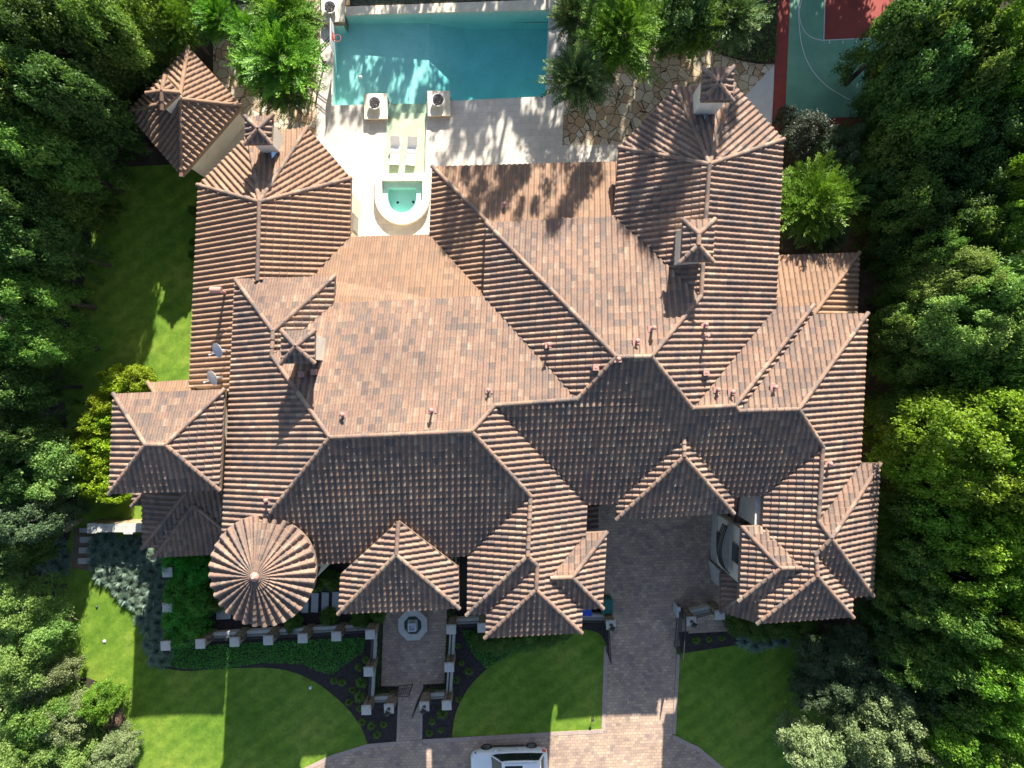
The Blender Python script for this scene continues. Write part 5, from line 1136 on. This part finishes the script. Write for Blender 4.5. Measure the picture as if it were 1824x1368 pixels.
for a, lb in [((265, 25, 48, 7, 'bright'), 'bright green tree at the top edge between the dark woods and the pavilion'), ((320, 42, 46, 5.5, 'featherb'), 'feathery bright tree directly above the pavilion roof'),
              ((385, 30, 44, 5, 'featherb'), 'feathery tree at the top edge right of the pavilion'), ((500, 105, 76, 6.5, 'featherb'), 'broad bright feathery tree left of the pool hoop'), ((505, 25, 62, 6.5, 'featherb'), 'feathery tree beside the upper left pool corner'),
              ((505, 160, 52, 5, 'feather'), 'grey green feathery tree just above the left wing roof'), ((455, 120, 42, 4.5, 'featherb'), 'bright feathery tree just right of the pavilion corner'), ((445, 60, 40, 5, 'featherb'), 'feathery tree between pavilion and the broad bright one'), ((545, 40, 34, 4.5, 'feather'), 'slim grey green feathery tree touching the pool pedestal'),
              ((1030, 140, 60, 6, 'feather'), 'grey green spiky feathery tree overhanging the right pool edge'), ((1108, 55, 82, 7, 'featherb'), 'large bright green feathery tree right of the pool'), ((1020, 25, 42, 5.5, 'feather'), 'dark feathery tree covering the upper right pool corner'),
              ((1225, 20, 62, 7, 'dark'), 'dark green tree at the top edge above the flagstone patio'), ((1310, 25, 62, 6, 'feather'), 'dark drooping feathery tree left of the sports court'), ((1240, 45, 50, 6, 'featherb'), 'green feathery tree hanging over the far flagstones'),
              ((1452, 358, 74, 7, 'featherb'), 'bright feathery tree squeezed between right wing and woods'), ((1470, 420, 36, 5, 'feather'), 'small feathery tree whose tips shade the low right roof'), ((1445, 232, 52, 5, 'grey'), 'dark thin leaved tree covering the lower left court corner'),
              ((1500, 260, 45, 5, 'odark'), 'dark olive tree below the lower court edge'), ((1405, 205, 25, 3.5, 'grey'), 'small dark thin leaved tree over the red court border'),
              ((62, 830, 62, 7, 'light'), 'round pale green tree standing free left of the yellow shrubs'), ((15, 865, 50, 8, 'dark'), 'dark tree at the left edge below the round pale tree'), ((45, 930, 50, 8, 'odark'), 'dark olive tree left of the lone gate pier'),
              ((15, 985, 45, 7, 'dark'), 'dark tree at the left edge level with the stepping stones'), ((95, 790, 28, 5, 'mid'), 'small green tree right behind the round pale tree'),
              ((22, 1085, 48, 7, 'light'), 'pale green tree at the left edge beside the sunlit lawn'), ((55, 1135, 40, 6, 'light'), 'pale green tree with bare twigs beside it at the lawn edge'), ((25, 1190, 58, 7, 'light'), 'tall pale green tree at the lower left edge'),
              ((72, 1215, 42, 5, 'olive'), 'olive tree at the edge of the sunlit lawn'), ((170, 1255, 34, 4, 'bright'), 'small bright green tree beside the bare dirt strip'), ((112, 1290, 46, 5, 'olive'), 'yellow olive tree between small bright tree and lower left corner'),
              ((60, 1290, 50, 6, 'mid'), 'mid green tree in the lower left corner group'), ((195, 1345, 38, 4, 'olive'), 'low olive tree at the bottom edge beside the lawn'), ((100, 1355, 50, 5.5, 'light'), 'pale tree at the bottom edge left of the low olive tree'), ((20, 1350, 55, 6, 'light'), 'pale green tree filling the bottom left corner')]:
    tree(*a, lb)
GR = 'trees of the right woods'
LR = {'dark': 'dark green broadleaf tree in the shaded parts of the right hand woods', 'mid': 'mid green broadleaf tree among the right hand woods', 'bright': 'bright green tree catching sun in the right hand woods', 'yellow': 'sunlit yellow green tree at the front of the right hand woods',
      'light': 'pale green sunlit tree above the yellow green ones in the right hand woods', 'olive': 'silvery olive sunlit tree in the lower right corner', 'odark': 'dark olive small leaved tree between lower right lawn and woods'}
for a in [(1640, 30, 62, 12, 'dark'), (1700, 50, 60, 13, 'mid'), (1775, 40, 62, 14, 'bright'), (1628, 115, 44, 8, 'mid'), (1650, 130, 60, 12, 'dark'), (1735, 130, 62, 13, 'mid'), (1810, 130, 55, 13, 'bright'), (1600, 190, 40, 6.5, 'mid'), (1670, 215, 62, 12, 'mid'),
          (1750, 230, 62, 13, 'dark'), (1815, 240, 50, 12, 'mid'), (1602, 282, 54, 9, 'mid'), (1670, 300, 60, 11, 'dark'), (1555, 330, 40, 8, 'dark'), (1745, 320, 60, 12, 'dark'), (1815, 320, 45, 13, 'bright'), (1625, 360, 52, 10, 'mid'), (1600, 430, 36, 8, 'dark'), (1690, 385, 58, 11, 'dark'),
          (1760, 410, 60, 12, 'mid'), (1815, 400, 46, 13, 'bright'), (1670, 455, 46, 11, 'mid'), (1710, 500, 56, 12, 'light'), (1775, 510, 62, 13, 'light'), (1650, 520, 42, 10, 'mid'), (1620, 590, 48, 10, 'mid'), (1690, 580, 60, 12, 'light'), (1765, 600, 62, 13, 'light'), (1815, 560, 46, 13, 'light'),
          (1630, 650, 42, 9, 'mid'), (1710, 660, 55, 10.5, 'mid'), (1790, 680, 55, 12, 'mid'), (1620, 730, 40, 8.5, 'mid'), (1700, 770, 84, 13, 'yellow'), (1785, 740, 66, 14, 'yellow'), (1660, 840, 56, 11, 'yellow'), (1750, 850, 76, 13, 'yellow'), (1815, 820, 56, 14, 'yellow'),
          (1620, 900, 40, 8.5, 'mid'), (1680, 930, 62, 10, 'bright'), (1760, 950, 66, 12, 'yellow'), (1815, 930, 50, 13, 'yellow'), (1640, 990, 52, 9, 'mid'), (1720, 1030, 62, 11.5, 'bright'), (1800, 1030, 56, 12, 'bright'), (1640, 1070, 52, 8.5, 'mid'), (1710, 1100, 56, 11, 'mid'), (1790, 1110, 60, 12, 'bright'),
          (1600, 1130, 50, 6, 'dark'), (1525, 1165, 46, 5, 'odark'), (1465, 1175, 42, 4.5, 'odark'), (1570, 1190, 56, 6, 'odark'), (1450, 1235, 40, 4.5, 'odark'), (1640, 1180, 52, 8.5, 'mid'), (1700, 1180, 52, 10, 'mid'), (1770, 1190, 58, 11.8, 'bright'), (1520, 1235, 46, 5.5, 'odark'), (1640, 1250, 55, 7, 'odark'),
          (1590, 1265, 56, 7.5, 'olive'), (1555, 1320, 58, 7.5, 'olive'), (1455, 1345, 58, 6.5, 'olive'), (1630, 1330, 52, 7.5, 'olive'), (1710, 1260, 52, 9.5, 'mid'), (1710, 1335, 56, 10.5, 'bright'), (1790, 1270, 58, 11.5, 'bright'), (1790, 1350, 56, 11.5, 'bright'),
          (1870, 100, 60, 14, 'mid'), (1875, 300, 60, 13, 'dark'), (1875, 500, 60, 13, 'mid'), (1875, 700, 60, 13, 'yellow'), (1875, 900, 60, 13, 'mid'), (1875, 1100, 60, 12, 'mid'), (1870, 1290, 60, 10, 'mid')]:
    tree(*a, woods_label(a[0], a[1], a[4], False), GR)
# trees just above the frame throw the dappled shade
def treeW(X, Y, r, ht, kind):
    hc = ht * .72; f = SC / (1 - hc / H); tree(912 + X * f, 684 - Y * f, r * f, ht, kind, 'tall tree beyond the upper edge of the photograph', 'trees above the photograph')
for a in [(-6.8, 36.5, 2.2, 11.5, 'gap'), (-3.6, 37, 2.0, 11.5, 'gap'), (-25, 31, 3.4, 11.5, 'mid'), (-20.5, 31.5, 3.2, 9.6, 'dark'), (-16.3, 31, 2.4, 9, 'mid'), (-29, 29, 3.6, 13, 'mid'), (-33, 27, 3.6, 13, 'dark'),
          (0.8, 36, 3.2, 12.5, 'gap'), (7.6, 35.5, 3.2, 12, 'gap'), (1.5, 40, 3.4, 14, 'gap'), (5.5, 39.5, 3.4, 14.5, 'gap'),
          (11, 34, 3.2, 12, 'gap'), (14.5, 35.5, 3.4, 13, 'gap'), (10.2, 39.5, 3.4, 14, 'gap'), (16.5, 31, 2.6, 10, 'gap'), (19, 34, 3.6, 12, 'mid'), (23.5, 33, 3.6, 12, 'mid'), (28, 30, 3.6, 13, 'mid'), (32, 29, 3.6, 13, 'mid'), (20.5, 29, 2.6, 9, 'gap')]:
    treeW(*a)
for a in [(3.0, 34.5, 2.6, 23.5, 'gap'), (6.8, 33.0, 2.8, 23, 'gap'), (12.8, 33.5, 2.8, 26, 'gap')]: treeW(*a)
# shrubs
for i, (x, y, r_, h_) in enumerate([(240, 676, 22, 2.4), (215, 690, 26, 3.0), (205, 668, 18, 2.4), (190, 722, 26, 3.2), (180, 757, 24, 3.2), (195, 750, 20, 3.0), (172, 792, 26, 3.2), (190, 790, 20, 3.0), (166, 830, 25, 3.0), (185, 828, 24, 3.0), (172, 862, 22, 2.8), (193, 866, 24, 2.8), (205, 880, 16, 2.4), (155, 850, 14, 1.6)]):
    tree(x, y, r_, h_, 'shruby', 'yellow green leafy shrub in the row along the left side of the square left wing', 'yellow green shrubs left of the house')
for i, (x, y, r_, h_) in enumerate([(318, 1012, 26, 2.0), (345, 1020, 24, 2.0), (322, 1050, 30, 2.2), (345, 1075, 28, 2.2), (318, 1095, 28, 2.2), (340, 1122, 27, 2.0), (315, 1130, 20, 1.8)]):
    tree(x, y, r_, h_, 'shrub', 'dense green shrub in the block between the blue grass plants and the round tower', 'green shrubs left of the tower')
for i, (x, y, r_, h_) in enumerate([(1315, 1112, 20, 1.2), (1345, 1122, 20, 1.0), (1375, 1120, 20, 1.0), (1405, 1118, 18, 1.0), (1435, 1112, 20, 1.0)]):
    tree(x, y, r_, h_, 'shrubd', 'low green shrub along the front of the right wing', 'low shrubs before the right wing')
for i, (x, y, r_, h_) in enumerate([(860, 1142, 18, .9), (888, 1150, 20, .9), (915, 1145, 18, .9), (945, 1140, 18, .9), (975, 1134, 18, .9), (1002, 1130, 14, .8)]):
    tree(x, y, r_, h_, 'shrubd', 'low leafy shrub along the gabled front right of the fountain court', 'low shrubs before the middle wing')
for x, y, r_, h_ in [(345, 375, 8, 1.5), (348, 430, 8, 1.4), (344, 455, 7, 1.4), (630, 372, 7, 1.3), (560, 1040, 16, 1.6), (590, 1035, 15, 1.6), (585, 1100, 14, 1.0), (520, 1110, 16, 1.0), (640, 1105, 16, 1.0), (670, 1098, 12, .9), (415, 1045, 14, 1.5), (378, 1075, 16, 1.5)]:
    tree(x, y, r_, h_, 'shrubd', 'small green shrub close against the house wall', 'small shrubs by the house walls')
# spiky plants
bm_ = [np_mesh('blades', *crown_blades(50 + s_), M['lf_blue']) for s_ in range(3)]; bg_ = np_mesh('blades', *crown_blades(60), M['lf_mid'])
def spiky(px, py, rpx, lab, grp, me):
    x, y, _ = W(px, py); o = bpy.data.objects.new('spiky_grass_plant', me); C.objects.link(o); s_ = rpx / SC / .62; o.location = (x, y, .02); o.scale = (s_, s_, s_ * 1.1); o.rotation_euler = (0, 0, random.uniform(0, 6.28)); tag(o, lab, 'grass plant', grp)
rn = random.Random(11); pts = []
reg = [(168, 955), (250, 955), (262, 985), (290, 1000), (292, 1060), (300, 1170), (275, 1190), (262, 1130), (240, 1080), (205, 1050), (170, 1020)]
tries = 0
while len(pts) < 52 and tries < 6000:
    tries += 1; x, y = rn.uniform(160, 305), rn.uniform(950, 1195)
    if inpoly(x, y, reg) and all((x - a) ** 2 + (y - b) ** 2 > 15 ** 2 for a, b in pts): pts.append((x, y))
pts += [(90, 985), (108, 970), (100, 1000), (118, 990), (82, 1005), (112, 1012)]
for i, (x, y) in enumerate(pts): spiky(x, y, rn.uniform(15, 20), 'blue green spiky grass plant in the drift left of the house and its green shrubs', 'blue green spiky plants', bm_[i % 3])
for x, y, lb in ((644, 1215, 'green spiky plant in the dark bed left of the fountain court'), (641, 1240, 'small green spiky plant low in the dark bed left of the court'), (788, 1270, 'green spiky plant beside the bottom right court pillar')): spiky(x, y, 12, lb, None, bg_)
for i, (x, y) in enumerate([(1325, 1140), (1345, 1148), (1370, 1142), (1395, 1138)]): spiky(x, y, 17, 'blue green spiky plant before the right wing', 'blue green spiky plants before the right wing', bm_[i % 3])
for i, (x, y) in enumerate([(610, 1215), (628, 1228), (622, 1250), (640, 1262), (645, 1285), (662, 1292), (684, 1290), (672, 1308), (595, 1212), (652, 1175), (640, 1188), (770, 1285), (785, 1300), (765, 1305), (812, 1210), (822, 1180), (818, 1245), (835, 1195), (815, 1150), (1240, 1140), (1262, 1138), (1285, 1136)]):
    spiky(x, y, rn.uniform(6, 9), 'tiny dark green bedding plant in the mulch beds of the front garden', 'tiny plants in the mulch beds', bg_)
# hedges round the fountain court
def hedge(pts, h, label, mat='lf_dark', dens=520, leaf=.045, name='hedge', seed=1, kind=None, z0=0.0):
    rng = np.random.default_rng(seed); P2 = [W(x, y)[:2] for x, y in pts]; xs = [p[0] for p in P2]; ys = [p[1] for p in P2]
    A_ = abs(sum(P2[i][0] * P2[(i + 1) % len(P2)][1] - P2[(i + 1) % len(P2)][0] * P2[i][1] for i in range(len(P2)))) / 2
    n = int(A_ * dens); pp = []
    while len(pp) < n:
        c = rng.uniform((min(xs), min(ys)), (max(xs), max(ys)), (4000, 2)); pp += [q for q in c if inpoly(q[0], q[1], P2)]
    p = np.array(pp[:n]); nz = np.sin(p[:, 0] * 5.1 + np.sin(p[:, 1] * 3.7)) * np.sin(p[:, 1] * 4.3 + 1) * .5 + .5
    z = z0 + h * (1 - rng.random(n) ** 2.5 * .9) * (.86 + .14 * nz)
    Pn = np.column_stack([p, z]); nn = rng.normal(size=(n, 3)) * .6 + [0, 0, .8]; V, F = leaves(Pn, nn, leaf, .5, rng)
    me = np_mesh(name, V, F, np.clip(rng.normal(.35, .18, n) + .25 * nz, 0, 1), M[mat]); o = bpy.data.objects.new(name, me); C.objects.link(o)
    if kind: o['kind'] = kind; o['label'] = label
    else: tag(o, label, 'hedge')
    return o
hedge([(668, 1090), (683, 1090), (678, 1225), (709, 1224), (708, 1240), (662, 1243)], .5, 'low dark clipped hedge inside the left wall of the fountain court', seed=1)
hedge([(797, 1085), (812, 1085), (802, 1240), (756, 1236), (756, 1220), (791, 1218)], .5, 'low dark clipped hedge inside the right wall of the fountain court', seed=2)
hedge([(300, 1150), (380, 1147), (480, 1142), (560, 1138), (652, 1134), (648, 1160), (620, 1180), (592, 1201), (565, 1194), (540, 1182), (470, 1179), (400, 1190), (340, 1192), (300, 1186)], .16, 'bright green leafy ground cover before the front fence', 'lf_cover', 420, .05, 'ground_cover', 3, 'stuff')
hedge([(822, 1122), (870, 1122), (960, 1138), (925, 1155), (885, 1180), (866, 1190), (840, 1160)], .16, 'green leafy ground cover right of the fountain court', 'lf_cover', 420, .05, 'ground_cover', 4, 'stuff')
hedge([(1200, 60), (1385, 0), (1380, 112), (1330, 110), (1260, 88)], .3, 'dark ground cover behind the flagstone patio', 'lf_dark', 150, .07, 'ground_cover', 5, 'stuff')
for i, (rg, h_, dn) in enumerate([([(-80, -60), (330, -60), (250, 120), (215, 240), (180, 340), (150, 480), (110, 620), (95, 760), (130, 900), (60, 1030), (-80, 1040)], 1.6, 70),
                               ([(-80, 1000), (60, 1010), (95, 1150), (190, 1235), (225, 1368), (240, 1450), (-80, 1450)], 1.1, 90),
                               ([(1560, 235), (1900, -60), (1900, 1450), (1440, 1450), (1470, 1300), (1500, 1140), (1590, 1090), (1600, 560), (1570, 420), (1500, 300), (1400, 240)], 1.3, 60)]):
    hedge(rg, h_, ('leafy undergrowth below the left woods', 'leafy undergrowth in the lower left corner', 'leafy undergrowth below the right woods')[i], ('lf_dark', 'lf_light', 'lf_dark')[i], dn, .13, 'undergrowth', 20 + i, 'stuff')
# bare twigs at the lawn edge
def twigs(px, py, h, label):
    x, y = W2(px, py, h); rn = random.Random(5); mb = MB()
    for k in range(16):
        a = rn.uniform(0, 6.28); p = [(x, y, .1)]; q = Vector((x, y, h * .4)); d = Vector((math.cos(a), math.sin(a), .5))
        for s_ in range(4): q = q + d * .32; d = (d + Vector((rn.uniform(-.6, .6), rn.uniform(-.6, .6), rn.uniform(-.2, .3)))).normalized(); p.append(tuple(q))
        mb.tube(p, [.03, .022, .016, .01, .005], 4)
        for j in (2, 3):
            b = Vector(p[j]); e = b + Vector((rn.uniform(-.5, .5), rn.uniform(-.5, .5), rn.uniform(0, .3))); mb.tube([tuple(b), tuple(e)], [.01, .004], 4)
    tag(mb.build('bare_bush', 'twig'), label, 'bush')
twigs(88, 1107, 2.4, 'leafless brown bush of bare twigs between pale trees and lawn')
